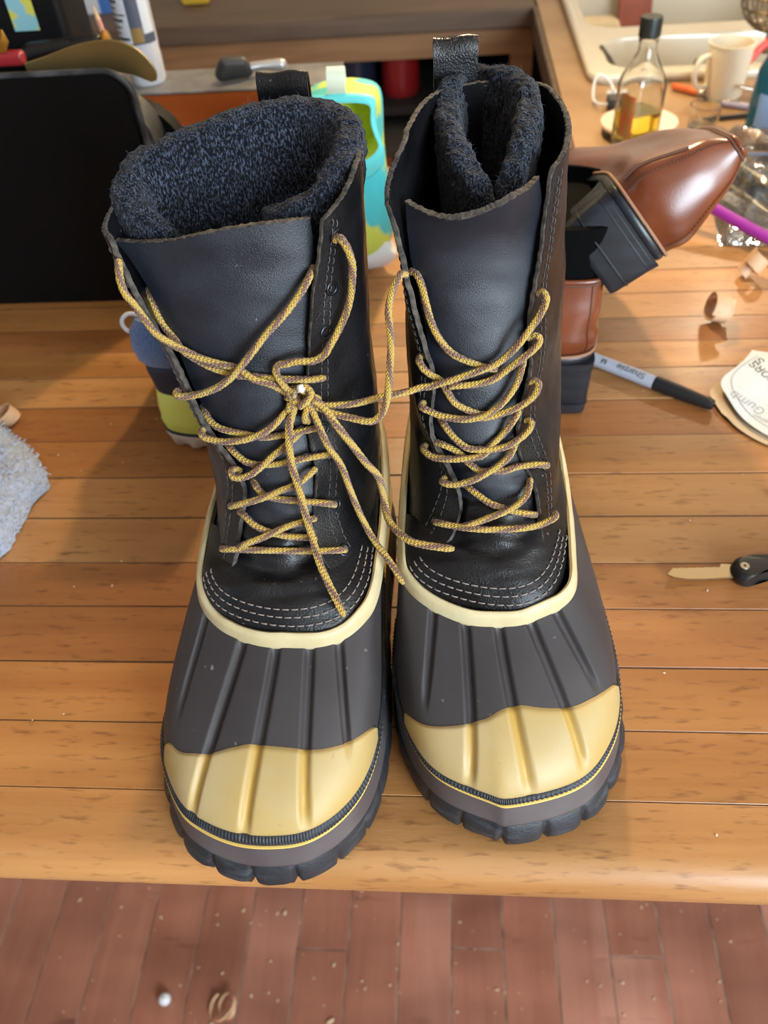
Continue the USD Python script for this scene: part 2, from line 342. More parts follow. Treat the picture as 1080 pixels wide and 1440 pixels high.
    k = np.arange(241); sm = gaussian_filter1d(Gq, 5, axis=1, mode='nearest'); w = np.clip(np.minimum(k, 240 - k) / 14, 0, 1)[None, :, None]; Gq = Gq * (1 - w) + sm * w
    Nq = gnormals(Gq); Nq *= np.sign(Nq[40, 120] @ V(0, 1, 0))
    wrq = (meshkit.fbm(Gq * [38, 38, 26] + B['seed'] * 3.3, 3, B['seed'] + 4) - .5)
    Gq = Gq + Nq * (wrq * .0045 * np.clip(np.linspace(0, 1, 80)[:, None] * 6, 0, 1) * np.clip(np.minimum(k, 240 - k) / 10, 0.12, 1)[None])[..., None]
    th = .0028; q2 = Gq - Nq * th
    M['quarter'] = join(grid(Gq), grid(q2, flip=True))
    rim = np.concatenate([Gq[1:, 0], Gq[-1, 1:], Gq[-2::-1, -1]]); rib = np.concatenate([q2[1:, 0], q2[-1, 1:], q2[-2::-1, -1]])
    rim0 = np.concatenate([Gq[:, 0], Gq[-1, 1:], Gq[-2::-1, -1]]); rib0 = np.concatenate([q2[:, 0], q2[-1, 1:], q2[-2::-1, -1]])
    mid = (rim0 + rib0) / 2; out = unit(np.concatenate([Gq[:, 0] - Gq[:, 2], Gq[-1, 1:] - Gq[-3, 1:], Gq[-2::-1, -1] - Gq[-2::-1, -3]])) * .0005
    M['quarter_edge'] = grid(np.stack([rim0, rim0 * .75 + rib0 * .25 + out, rim0 * .25 + rib0 * .75 + out, rib0], 1) + (rng.random((len(rim0), 1, 3)) - .5) * .0006)
    M['_q'] = (Gq, Nq)
    es = []
    for c in (7, 11, 233, 229):
        g = Gq[4:79, c]; nn = Nq[4:79, c]; l = np.r_[0, np.cumsum(np.linalg.norm(np.diff(g, axis=0), axis=1))]; f = CubicSpline(l, g); fn = CubicSpline(l, nn)
        for a in np.arange(.002, l[-1] - .004, .0044):
            t = np.linspace(a, a + .0031, 4); es.append(tube(f(t) + unit(fn(t)) * (V(-.0001, .0004, .0004, -.0001)[:, None]), .00026, 4))
    M['edge_stitching'] = join(*es)
    # felt liner: C-shaped wall with a rounded rim
    P = spline(np.array(B['liner']), 220)
    T = unit(np.gradient(P, axis=0)); sd = unit(np.cross(T, V(0, 0, 1)))
    lt = B['liner_t'] / 2; prof = [(lt * .8, -.12), (lt * .9, -.08), (lt, -.045), (lt * 1.02, -.03), (lt * 1.04, -.018), (lt * 1.0, -.009), (lt * .85, -.0035), (lt * .5, -.0006), (0, 0), (-lt * .5, -.0006), (-lt * .85, -.0035), (-lt, -.009), (-lt * 1.04, -.018), (-lt, -.045), (-lt * .9, -.08), (-lt * .8, -.12)]
    prof = PchipInterpolator(np.arange(len(prof)), np.array(prof))(np.linspace(0, len(prof) - 1, 64))
    Gl = P[:, None] + prof[None, :, :1] * sd[:, None] + prof[None, :, 1:] * V(0, 0, 1)
    cen = P.mean(0); dep = -np.clip(prof[:, 1], -.2, 0)
    Gl = Gl + (cen * [1, 1, 0] - Gl * [1, 1, 0]) * (dep * 2.1)[None, :, None] + V(0, .10, 0) * dep[None, :, None] * 0
    Nl = gnormals(Gl); i0 = 110; Nl *= np.sign(Nl[i0, 32] @ V(0, 0, 1))
    # rounded ends
    nz = meshkit.fbm(Gl * 130, 3, 3) - .5; n2 = meshkit.fbm(Gl * 420, 2, 8) - .5
    e = np.clip(np.minimum(np.arange(220), 219 - np.arange(220)) / 8, 0, 1); sc = np.sqrt(1 - (1 - e) ** 2).clip(.25, 1)
    Gl = P[:, None] + (Gl - P[:, None]) * 1.0
    mid = Gl[:, ::-1]; ctr = (Gl + mid) / 2; Gl = ctr + (Gl - ctr) * sc[:, None, None]
    Gl = Gl + Nl * (nz * .0052 + n2 * .0024)[..., None]
    endc = [np.stack([g * (1 - t) + (g + g[::-1]) / 2 * t for t in (0, 1)]) for g in (Gl[0], Gl[-1])]
    M['felt_liner'] = join(grid(Gl), *[grid(c) for c in endc])
    M['_l'] = (Gl, Nl)
    return M
def loop_curve(y, z, r, h, n=28):
    """strap loop in the yz plane: up, over and down again"""
    th = np.linspace(math.pi, 0, n - 10)
    up_ = [(y - r / 2, z - .02 + k * (.02 + h - r) / 5) for k in range(5)]; dn = [(y + r / 2, z + (h - r) - k * (.02 + h - r) / 4.5) for k in range(1, 6)]
    return np.array(up_ + [(y + r / 2 * math.cos(t), z + h - r + r * .9 * math.sin(t)) for t in th] + dn)
def pull_loop(x, y, z, hw, r, h, yaw):
    """leather strap folded into a loop, 2 hw wide"""
    c = loop_curve(y, z, r, h); xs = np.linspace(-hw, hw, 9); ca, sa = math.cos(math.radians(yaw)), math.sin(math.radians(yaw))
    G = np.stack([np.stack([x + xs * ca - 0 * q[0], q[0] + xs * sa, q[1] + 0 * xs + .0006 * np.sin(xs * 300)], 1) for q in c])
    return shell(G, .0021)
def pull_loop_edge(x, y, z, hw, r, h, yaw):
    """worn, cracked crown of the strap"""
    rg = np.random.default_rng(4); c = loop_curve(y, z, r, h); n = len(c); out = []
    ca, sa = math.cos(math.radians(yaw)), math.sin(math.radians(yaw))
    for _ in range(130):
        k = int(rg.integers(n // 2 - 7, n // 2 + 4)); xx = rg.uniform(-hw, hw); L = rg.uniform(.001, .004)
        t = np.linspace(0, 1, 4)[:, None]; a = np.array([x + xx * ca, c[k][0] + xx * sa, c[k][1]]); b = a + V(rg.normal(0, .0012), -.0002, -L * .5)
        nn = unit(V(0, c[k][0] - y, c[k][1] - (z + h - r)))
        out.append(tube(a + (b - a) * t + nn * .0004, .00022, 4))
    return join(*out)
# ---------------------------------------------------------------- floor, table
def wood(name, a, b, c, seed, rough=.45, gs=(1.6, 34, 34), fleck=.75, coat=.18):
    """honey-coloured boards: a base tone, b lighter streaks, c dark flecks"""
    n = {'tc': ('texture_coordinate', {}), 'm1': ('mapping', {'scale': gs, 'location': (seed * 3.7, seed * 1.3, seed)}), 'n1': ('noise_texture', {'scale': 1.0, 'detail': 4.0, 'roughness': .6, 'distortion': .6}),
         'm2': ('mapping', {'scale': (gs[0] * 38, gs[1] * 9, gs[2] * 9), 'location': (seed, seed * 2.1, 0)}), 'n2': ('noise_texture', {'scale': 1.0, 'detail': 2.0}),
         'm3': ('mapping', {'scale': (7, 26, 26), 'location': (seed * 1.1, 0, seed)}), 'n3': ('noise_texture', {'scale': 1.0, 'detail': 3.0}),
         'm4': ('mapping', {'scale': (3.0, 9, 9), 'location': (seed * 5.1, seed * .3, 0)}), 'n4': ('noise_texture', {'scale': 1.0, 'detail': 2.0}),
         'r1': ('map_range', {'from_min': .34, 'from_max': .68, 'clamp': True}), 'r2': ('map_range', {'from_min': .58, 'from_max': .78, 'clamp': True}), 'r3': ('map_range', {'from_min': .66, 'from_max': .82, 'clamp': True}),
         'r4': ('map_range', {'from_min': .3, 'from_max': .7, 'to_min': .68, 'to_max': 1.2, 'clamp': True}),
         'c1': ('mix_color', {'a': a, 'b': b}), 'c2': ('mix_color', {'b': c}), 'c3': ('mix_color', {'b': tuple(x * .55 for x in c)}), 'k2': ('math', {'math_type': 'multiply', 'value2': fleck}), 'k3': ('math', {'math_type': 'multiply', 'value2': .8}),
         'v': ('hsv', {}), 'h': ('math', {'math_type': 'add'}), 'b': ('bump', {'strength': .35, 'distance': .0006}), 'q': ('map_range', {'from_min': .3, 'from_max': .7, 'to_min': rough - .08, 'to_max': rough + .12}),
         'p': ('principled_bsdf', {'roughness': rough, 'coat_weight': coat, 'coat_roughness': .22, 'specular_ior_level': .45})}
    l = [('tc.object', f'm{i}.vector') for i in (1, 2, 3, 4)] + [(f'm{i}.vector', f'n{i}.vector') for i in (1, 2, 3, 4)] + [(f'n{i}.fac', f'r{i}.value') for i in (1, 2, 3, 4)] + \
        [('r1.result', 'c1.fac'), ('c1.result', 'c2.a'), ('r2.result', 'k2.value1'), ('k2.value', 'c2.fac'), ('c2.result', 'c3.a'), ('r3.result', 'k3.value1'), ('k3.value', 'c3.fac'), ('c3.result', 'v.color'), ('r4.result', 'v.value'), ('v.color', 'p.base_color'),
         ('n1.fac', 'h.value1'), ('n2.fac', 'h.value2'), ('h.value', 'b.height'), ('b.normal', 'p.normal'), ('n4.fac', 'q.value'), ('q.result', 'p.roughness')]
    return usdkit.material(stage, '/World/Looks/' + name, n, l, surface='p.BSDF')
TW = [wood('table_wood_%d' % i, lin(*a), lin(*b), lin(*c), i * 2.3 + 1) for i, (a, b, c) in enumerate([((160, 104, 53), (178, 126, 71), (107, 61, 29)), ((144, 88, 45), (164, 110, 60), (96, 52, 26)), ((173, 121, 67), (190, 140, 84), (123, 77, 40)), ((153, 97, 48), (171, 119, 65), (101, 58, 28)), ((164, 112, 62), (182, 133, 81), (112, 68, 34))])]
FW = [wood('floor_wood_%d' % i, lin(*a), lin(*b), lin(*c), i * 1.9 + 7, rough=.45, gs=(22, 1.5, 22), fleck=.45, coat=.15) for i, (a, b, c) in enumerate([((160, 102, 82), (172, 118, 96), (124, 74, 58)), ((154, 97, 77), (168, 112, 90), (116, 68, 54)), ((166, 108, 88), (178, 124, 104), (128, 80, 62)), ((150, 95, 76), (164, 110, 90), (112, 68, 54))])]
rng = np.random.default_rng(5)
sub = M('floor_joint_dust', lin(150, 126, 108), .9, lin(96, 72, 58), (30, 30, 30))
fl = thing('floor', 'red-brown strip wood floor with dusty joints', 'floor', (0, .6, -TZ), kind='structure')
part(fl, 'subfloor', plane_box(-2.3, 2.3, -1.6, 3.0, -TZ - .03, -TZ - .0009), sub, False)
X0, PW = -.0069, .0795
cuts = {0: [(.4)], 1: [], 3: [.398], -1: [], -2: [], -3: [.39], 4: [], 2: []}
for k in range(-26, 27):
    a, b = X0 + k * PW + .0009, X0 + (k + 1) * PW - .0009
    ys = [-1.6] + sorted(cuts.get(k, [])) + [2.95]
    if not cuts.get(k): ys = [-1.6, -1.6 + .9 + rng.random() * .7 if abs(k) > 9 else 1.2, 2.95]
    for y0, y1 in zip(ys[:-1], ys[1:]):
        part(fl, 'floor_plank', cbox(a, b, y0 + .0006, y1 - .0006, -TZ - .02, -TZ + float(rng.uniform(-.0006, 0)), .0009), FW[int(rng.integers(4))], False)
tb = thing('wooden_table', 'large honey-coloured kitchen table of narrow maple boards', 'table', (-.05, .6, -TZ))
LINES = [0.7008, 0.6606, 0.619, 0.5736, 0.5262, 0.48, 0.4334, 0.387, 0.3462, 0.2996, 0.2548, 0.2105]   # joints read off the board spacing, back to front
ys = [1.0705 - .0] + [.7008 + .0448 * i for i in range(8, 0, -1)] + LINES
gapw = {2 + 8: .0013, 3 + 8: .0009, 6 + 8: .0010, 9 + 8: .0011, 5 + 8: .0008}
TX0, TX1 = -.95, .80
for i in range(len(ys)):
    y1 = ys[i]; y0 = ys[i + 1] if i + 1 < len(ys) else None
    g1 = gapw.get(i - 1 + 0, .0008) / 2; top = float(rng.uniform(-.0004, .0003)); mt = TW[int(rng.integers(5))]
    if y0 is None:
        # front board with a rounded nose
        th = np.linspace(math.pi / 2, -math.pi / 2, 13); R = .0185
        prof = [(y1 - .0003, 0.0)] + [(0.1650 + R - R * math.cos(t) * 1.0, -.0185 + R * math.sin(t)) for t in th] + [(y1 - .0003, -.037)]
        v, f = extrude([(p[0], p[1]) for p in prof], TX1 - TX0); v = np.stack([v[:, 2] + TX0, v[:, 0], v[:, 1]], 1)
        part(tb, 'board', (v, f), TW[4], 30); continue
    g0 = gapw.get(i, .0008) / 2
    part(tb, 'board', cbox(TX0, TX1, y0 + g0, y1 - g1, -.037, top, .0004), mt, False)
jm = M('joint_grime', lin(52, 30, 18), .7)
for i in range(1, len(ys)):
    g = gapw.get(i - 1, .0008) / 2 + .0003
    part(tb, 'joint', plane_box(TX0 + .002, TX1 - .002, ys[i] - g, ys[i] + g, -.012, -.00045), jm, False)
dark = M('under_table_wood', lin(110, 72, 44), .6)
part(tb, 'apron', plane_box(TX0 + .08, TX1 - .08, .24, 1.0, -.12, -.0372), dark, False)
for x in (TX0 + .1, TX1 - .1):
    for y in (.26, .98): part(tb, 'leg', rbox(.07, .07, TZ - .12, .004, (x, y, -.12 - (TZ - .12) / 2)), dark, 30)
# ---------------------------------------------------------------- measured shapes of the boots (metres)
BOOT_A = {'C0': [(-0.09,0.1635),(-0.1116,0.1647),(-0.1318,0.1726),(-0.145,0.1845),(-0.159,0.2115),(-0.1625,0.245),(-0.16,0.29),(-0.152,0.34),(-0.144,0.4),(-0.138,0.435),(-0.122,0.458),(-0.094,0.465),(-0.066,0.459),(-0.05,0.437),(-0.045,0.4),(-0.046,0.34),(-0.0435,0.29),(-0.0412,0.245),(-0.0445,0.207),(-0.055,0.1823),(-0.0718,0.1677)], 'C1': [(-0.088,0.2515,0.092),(-0.104,0.2525,0.092),(-0.122,0.2595,0.0925),(-0.133,0.268,0.0935),(-0.1415,0.281,0.0955),(-0.1455,0.302,0.0975),(-0.1465,0.33,0.0995),(-0.146,0.365,0.101),(-0.142,0.405,0.103),(-0.134,0.434,0.105),(-0.118,0.455,0.108),(-0.093,0.462,0.11),(-0.069,0.456,0.108),(-0.054,0.436,0.105),(-0.046,0.405,0.103),(-0.042,0.365,0.101),(-0.0415,0.33,0.0995),(-0.0425,0.3,0.0975),(-0.046,0.275,0.095),(-0.0565,0.26,0.0925),(-0.071,0.2525,0.092)], 'ribs': [(3.4,3.5,0.45),(1.5,2.2,0.05),(0.45,0.75,0.05),(-0.65,-0.88,0.1),(-1.6,-2.4,0.35)], 'cap': [(-3.45,0.13),(-3.15,0.27),(-2.6,0.39),(-2.1,0.45),(-1.2,0.52),(-0.15,0.56),(0.75,0.57),(1.2,0.54),(1.9,0.46),(2.45,0.42),(3.15,0.34),(3.6,0.27),(3.8,0.13)], 'lug': 0.3, 'seed': 3, 'med': 1, 'weld': 0.09, 'stitch_rows': [0.16,0.32,0.48], 'liner_t': 0.0155, 'quarter': [[[-0.13413,0.27362,0.10142],[-0.1409,0.31074,0.10213],[-0.1425,0.365,0.103],[-0.132,0.432,0.106],[-0.093,0.456,0.11],[-0.056,0.436,0.106],[-0.045,0.365,0.103],[-0.04844,0.31404,0.1051],[-0.0567,0.27962,0.10682]],[[-0.122,0.28635,0.11271],[-0.13425,0.31804,0.11719],[-0.14277,0.36567,0.12267],[-0.13207,0.4318,0.126],[-0.093,0.45633,0.13022],[-0.056,0.43644,0.12711],[-0.04467,0.36667,0.12444],[-0.05594,0.32043,0.1198],[-0.07043,0.28988,0.11599]],[[-0.11762,0.30187,0.12973],[-0.13209,0.32688,0.1354],[-0.14356,0.36633,0.14233],[-0.1323,0.43121,0.146],[-0.093,0.45667,0.15044],[-0.056,0.43689,0.14822],[-0.04433,0.36833,0.14589],[-0.05855,0.32889,0.13854],[-0.07527,0.30389,0.13252]],[[-0.11413,0.31345,0.14878],[-0.13067,0.33355,0.15473],[-0.14489,0.367,0.162],[-0.13267,0.43022,0.166],[-0.093,0.457,0.17067],[-0.056,0.43733,0.16933],[-0.044,0.37,0.16733],[-0.05692,0.3357,0.15874],[-0.0724,0.31491,0.15171]],[[-0.12445,0.32174,0.16779],[-0.13708,0.33841,0.17403],[-0.14675,0.36767,0.18167],[-0.13319,0.42884,0.186],[-0.093,0.45733,0.19089],[-0.056,0.43778,0.19044],[-0.04367,0.37167,0.18878],[-0.05814,0.34114,0.17994],[-0.07471,0.32343,0.17271]],[[-0.13402,0.32818,0.18874],[-0.14332,0.34225,0.19441],[-0.14914,0.36833,0.20133],[-0.13385,0.42706,0.206],[-0.093,0.45767,0.21111],[-0.056,0.43822,0.21156],[-0.04333,0.37333,0.21022],[-0.05764,0.34528,0.20183],[-0.07389,0.32961,0.19497]],[[-0.13933,0.33325,0.21153],[-0.14746,0.34534,0.21579],[-0.15206,0.369,0.221],[-0.13467,0.42489,0.226],[-0.093,0.458,0.23133],[-0.056,0.43867,0.23267],[-0.043,0.375,0.23167],[-0.05564,0.34865,0.22378],[-0.07034,0.33436,0.21733]],[[-0.14727,0.3373,0.23385],[-0.15328,0.34786,0.23692],[-0.15551,0.36967,0.24067],[-0.13563,0.42232,0.246],[-0.093,0.45833,0.25156],[-0.056,0.43911,0.25378],[-0.04267,0.37667,0.25311],[-0.05363,0.35157,0.24585],[-0.06678,0.33831,0.2399]],[[-0.15389,0.34102,0.2566],[-0.15861,0.35021,0.25828],[-0.15949,0.37033,0.26033],[-0.13674,0.41936,0.266],[-0.093,0.45867,0.27178],[-0.056,0.43956,0.27489],[-0.04233,0.37833,0.27456],[-0.05063,0.35429,0.2677],[-0.06142,0.34189,0.26209]],[[-0.15803,0.34422,0.27752],[-0.16282,0.35227,0.27864],[-0.164,0.371,0.28],[-0.138,0.416,0.286],[-0.093,0.459,0.292],[-0.056,0.44,0.296],[-0.042,0.38,0.296],[-0.04829,0.35669,0.28836],[-0.05726,0.34488,0.2821]]], 'qcol': [0,0.085,0.24,0.4,0.5,0.6,0.76,0.915,1], 'front': [[[-0.14473,0.33035,0.1035],[-0.14199,0.28779,0.10011],[-0.12533,0.26358,0.09672],[-0.08813,0.2533,0.096],[-0.05362,0.26515,0.09709],[-0.04363,0.30955,0.10216],[-0.04363,0.36423,0.105]],[[-0.13192,0.31751,0.11311],[-0.1271,0.29223,0.11339],[-0.11503,0.27804,0.11299],[-0.09228,0.27243,0.11327],[-0.07094,0.27936,0.11379],[-0.06234,0.30454,0.11562],[-0.05894,0.33662,0.11568]],[[-0.11804,0.3036,0.12273],[-0.11096,0.29704,0.12333],[-0.10387,0.29371,0.12394],[-0.09678,0.29316,0.12454],[-0.0897,0.29475,0.12515],[-0.08261,0.29911,0.12575],[-0.07553,0.30672,0.12635]],[[-0.11539,0.31888,0.14484],[-0.1081,0.31327,0.14539],[-0.10081,0.31037,0.14595],[-0.09351,0.30977,0.14651],[-0.08622,0.31096,0.14706],[-0.07893,0.31447,0.14762],[-0.07164,0.32067,0.14818]],[[-0.12587,0.33024,0.1706],[-0.11734,0.32521,0.17147],[-0.10881,0.3226,0.17233],[-0.10028,0.32208,0.17319],[-0.09175,0.32316,0.17405],[-0.08322,0.32633,0.17491],[-0.07468,0.33192,0.17577]],[[-0.13626,0.33942,0.20266],[-0.12554,0.33431,0.20365],[-0.11482,0.33163,0.20464],[-0.1041,0.33102,0.20563],[-0.09337,0.33203,0.20662],[-0.08265,0.33511,0.2076],[-0.07193,0.34062,0.20859]],[[-0.14448,0.34695,0.23766],[-0.13141,0.34121,0.23864],[-0.11833,0.33816,0.23962],[-0.10525,0.33743,0.2406],[-0.09218,0.33849,0.24158],[-0.0791,0.34186,0.24256],[-0.06602,0.34792,0.24354]],[[-0.15945,0.355,0.27047],[-0.14382,0.3499,0.27203],[-0.12805,0.34645,0.27451],[-0.11214,0.34414,0.27824],[-0.09579,0.34447,0.28042],[-0.07984,0.34661,0.28092],[-0.06496,0.354,0.27885]]], 'liner': [[-0.1329,0.3643,0.272],[-0.1443,0.3655,0.28],[-0.1565,0.374,0.288],[-0.1544,0.3902,0.295],[-0.1332,0.4036,0.301],[-0.103,0.4173,0.306],[-0.0738,0.425,0.307],[-0.0525,0.4111,0.305],[-0.0497,0.3845,0.299],[-0.0602,0.3701,0.29],[-0.0749,0.3675,0.282],[-0.0909,0.3711,0.275]]}
BOOT_B = {'C0': [(0.03,0.1885),(0.0182,0.19),(-0.0037,0.1991),(-0.0191,0.215),(-0.0298,0.2408),(-0.0345,0.272),(-0.0338,0.31),(-0.0315,0.355),(-0.029,0.41),(-0.024,0.455),(-0.008,0.48),(0.02,0.488),(0.047,0.482),(0.064,0.462),(0.072,0.43),(0.081,0.375),(0.088,0.32),(0.0915,0.2757),(0.0882,0.2386),(0.0769,0.2131),(0.0586,0.1968)], 'C1': [(0.022,0.268,0.09),(0.008,0.269,0.09),(-0.0073,0.275,0.0915),(-0.019,0.283,0.0935),(-0.0265,0.292,0.0955),(-0.0295,0.303,0.098),(-0.0305,0.335,0.0995),(-0.03,0.375,0.101),(-0.028,0.42,0.103),(-0.021,0.452,0.105),(-0.006,0.474,0.108),(0.018,0.482,0.11),(0.042,0.476,0.108),(0.058,0.455,0.105),(0.064,0.42,0.103),(0.067,0.375,0.101),(0.067,0.335,0.0995),(0.0657,0.305,0.098),(0.062,0.2835,0.0945),(0.046,0.2725,0.092),(0.034,0.2685,0.0905)], 'ribs': [(2.3,3.1,0.4),(1.15,1.55,0.05),(-0.1,-0.35,0.05),(-1.55,-1.3,0.1),(-2.45,-2.6,0.4)], 'cap': [(-3.4,0.11),(-3.05,0.3),(-2.35,0.43),(-1.7,0.49),(-0.9,0.56),(-0.3,0.6),(1.05,0.52),(1.65,0.45),(2.95,0.28),(3.5,0.18),(3.75,0.11)], 'lug': 0.75, 'seed': 11, 'med': -1, 'weld': 0.058, 'stitch_rows': [0.16,0.32,0.48], 'liner_t': 0.014, 'quarter': [[[-0.02003,0.29005,0.102],[-0.02639,0.32878,0.10245],[-0.0275,0.385,0.103],[-0.019,0.448,0.106],[0.018,0.476,0.11],[0.053,0.458,0.106],[0.064,0.385,0.103],[0.06304,0.33029,0.10392],[0.0568,0.2928,0.10467]],[[-0.00585,0.30184,0.11222],[-0.01834,0.33526,0.11782],[-0.02717,0.385,0.12467],[-0.01856,0.44711,0.12756],[0.01811,0.476,0.13044],[0.05233,0.45756,0.12744],[0.06322,0.38833,0.12411],[0.05797,0.33991,0.1206],[0.04841,0.30756,0.11773]],[[0.00279,0.31632,0.12721],[-0.01334,0.34323,0.13581],[-0.02683,0.385,0.14633],[-0.01811,0.44622,0.14911],[0.01822,0.476,0.15089],[0.05167,0.45711,0.14889],[0.06244,0.39167,0.14522],[0.05581,0.34975,0.13999],[0.0453,0.32273,0.13571]],[[-0.00332,0.32863,0.14486],[-0.01645,0.35,0.15527],[-0.0265,0.385,0.168],[-0.01767,0.44533,0.17067],[0.01833,0.476,0.17133],[0.051,0.45667,0.17033],[0.06167,0.395,0.16633],[0.05032,0.35724,0.15945],[0.03613,0.33362,0.15381]],[[-0.01296,0.33842,0.1645],[-0.0215,0.35538,0.17583],[-0.02617,0.385,0.18967],[-0.01722,0.44444,0.19222],[0.01844,0.476,0.19178],[0.05033,0.45622,0.19178],[0.06089,0.39833,0.18744],[0.05031,0.36352,0.18078],[0.03693,0.34231,0.17534]],[[-0.01103,0.34574,0.18723],[-0.02019,0.35941,0.19808],[-0.02583,0.385,0.21133],[-0.01678,0.44356,0.21378],[0.01856,0.476,0.21222],[0.04967,0.45578,0.21322],[0.06011,0.40167,0.20856],[0.05192,0.36893,0.20278],[0.04067,0.34942,0.19805]],[[-0.01553,0.35086,0.21092],[-0.02242,0.36222,0.22086],[-0.0255,0.385,0.233],[-0.01633,0.44267,0.23533],[0.01867,0.476,0.23267],[0.049,0.45533,0.23467],[0.05933,0.405,0.22967],[0.05061,0.3743,0.22485],[0.0391,0.35646,0.2209]],[[-0.02126,0.35468,0.23484],[-0.02532,0.36433,0.24376],[-0.02517,0.385,0.25467],[-0.01589,0.44178,0.25689],[0.01878,0.476,0.25311],[0.04833,0.45489,0.25611],[0.05856,0.40833,0.25078],[0.05186,0.37989,0.24686],[0.04221,0.3639,0.24366]],[[-0.02588,0.35857,0.25902],[-0.02761,0.36646,0.26681],[-0.02483,0.385,0.27633],[-0.01544,0.44089,0.27844],[0.01889,0.476,0.27356],[0.04767,0.45444,0.27756],[0.05778,0.41167,0.27189],[0.05266,0.38601,0.26886],[0.04447,0.37228,0.26638]],[[-0.03096,0.36227,0.28036],[-0.03015,0.3685,0.2883],[-0.0245,0.385,0.298],[-0.015,0.44,0.3],[0.019,0.476,0.294],[0.047,0.454,0.299],[0.057,0.415,0.293],[0.05354,0.39201,0.28935],[0.04689,0.38047,0.28637]]], 'qcol': [0,0.085,0.24,0.4,0.5,0.6,0.76,0.915,1], 'front': [[[-0.02882,0.33565,0.1035],[-0.0267,0.29559,0.10026],[-0.01066,0.27893,0.0961],[0.02189,0.2698,0.094],[0.05036,0.2765,0.09661],[0.06463,0.31422,0.10264],[0.06535,0.37428,0.105]],[[-0.0139,0.3276,0.11256],[-0.00933,0.30383,0.11316],[0.00248,0.29377,0.11264],[0.02287,0.28895,0.11247],[0.04115,0.29341,0.114],[0.05203,0.31532,0.11657],[0.05588,0.3504,0.11663]],[[0.00226,0.31888,0.12163],[0.00948,0.31274,0.12273],[0.01671,0.30984,0.12384],[0.02394,0.30971,0.12495],[0.03116,0.31172,0.12605],[0.03839,0.31651,0.12716],[0.04562,0.32453,0.12827]],[[-0.00335,0.33477,0.14259],[0.00357,0.32955,0.14373],[0.01049,0.32703,0.14487],[0.01741,0.32682,0.14602],[0.02433,0.32839,0.14716],[0.03125,0.33228,0.1483],[0.03817,0.33886,0.14945]],[[-0.01276,0.34757,0.16885],[-0.00443,0.34279,0.17039],[0.0039,0.34043,0.17193],[0.01223,0.34016,0.17347],[0.02055,0.3415,0.17501],[0.02888,0.34491,0.17655],[0.03721,0.35076,0.17809]],[[-0.01268,0.35739,0.20324],[-0.00396,0.35279,0.20468],[0.00476,0.35061,0.20612],[0.01348,0.35052,0.20756],[0.0222,0.35203,0.209],[0.03092,0.35563,0.21044],[0.03964,0.36165,0.21188]],[[-0.01825,0.36446,0.23972],[-0.0081,0.36019,0.24102],[0.00205,0.35862,0.24232],[0.01219,0.35936,0.24363],[0.02234,0.36188,0.24493],[0.03248,0.36672,0.24623],[0.04263,0.37426,0.24753]],[[-0.02157,0.368,0.27838],[-0.01169,0.35979,0.27602],[-0.00011,0.35384,0.27599],[0.0124,0.35373,0.27837],[0.02368,0.35682,0.28197],[0.03261,0.36493,0.28293],[0.03956,0.378,0.28329]]], 'liner': [[0.0181,0.3822,0.272],[0.0107,0.3914,0.282],[0.002,0.4102,0.29],[-0.0021,0.4427,0.297],[0.0016,0.4751,0.3],[0.0104,0.4975,0.294],[0.0207,0.4813,0.3],[0.0352,0.4596,0.302],[0.0375,0.4252,0.298],[0.0325,0.401,0.289],[0.0259,0.3875,0.279],[0.0235,0.3835,0.274]]}
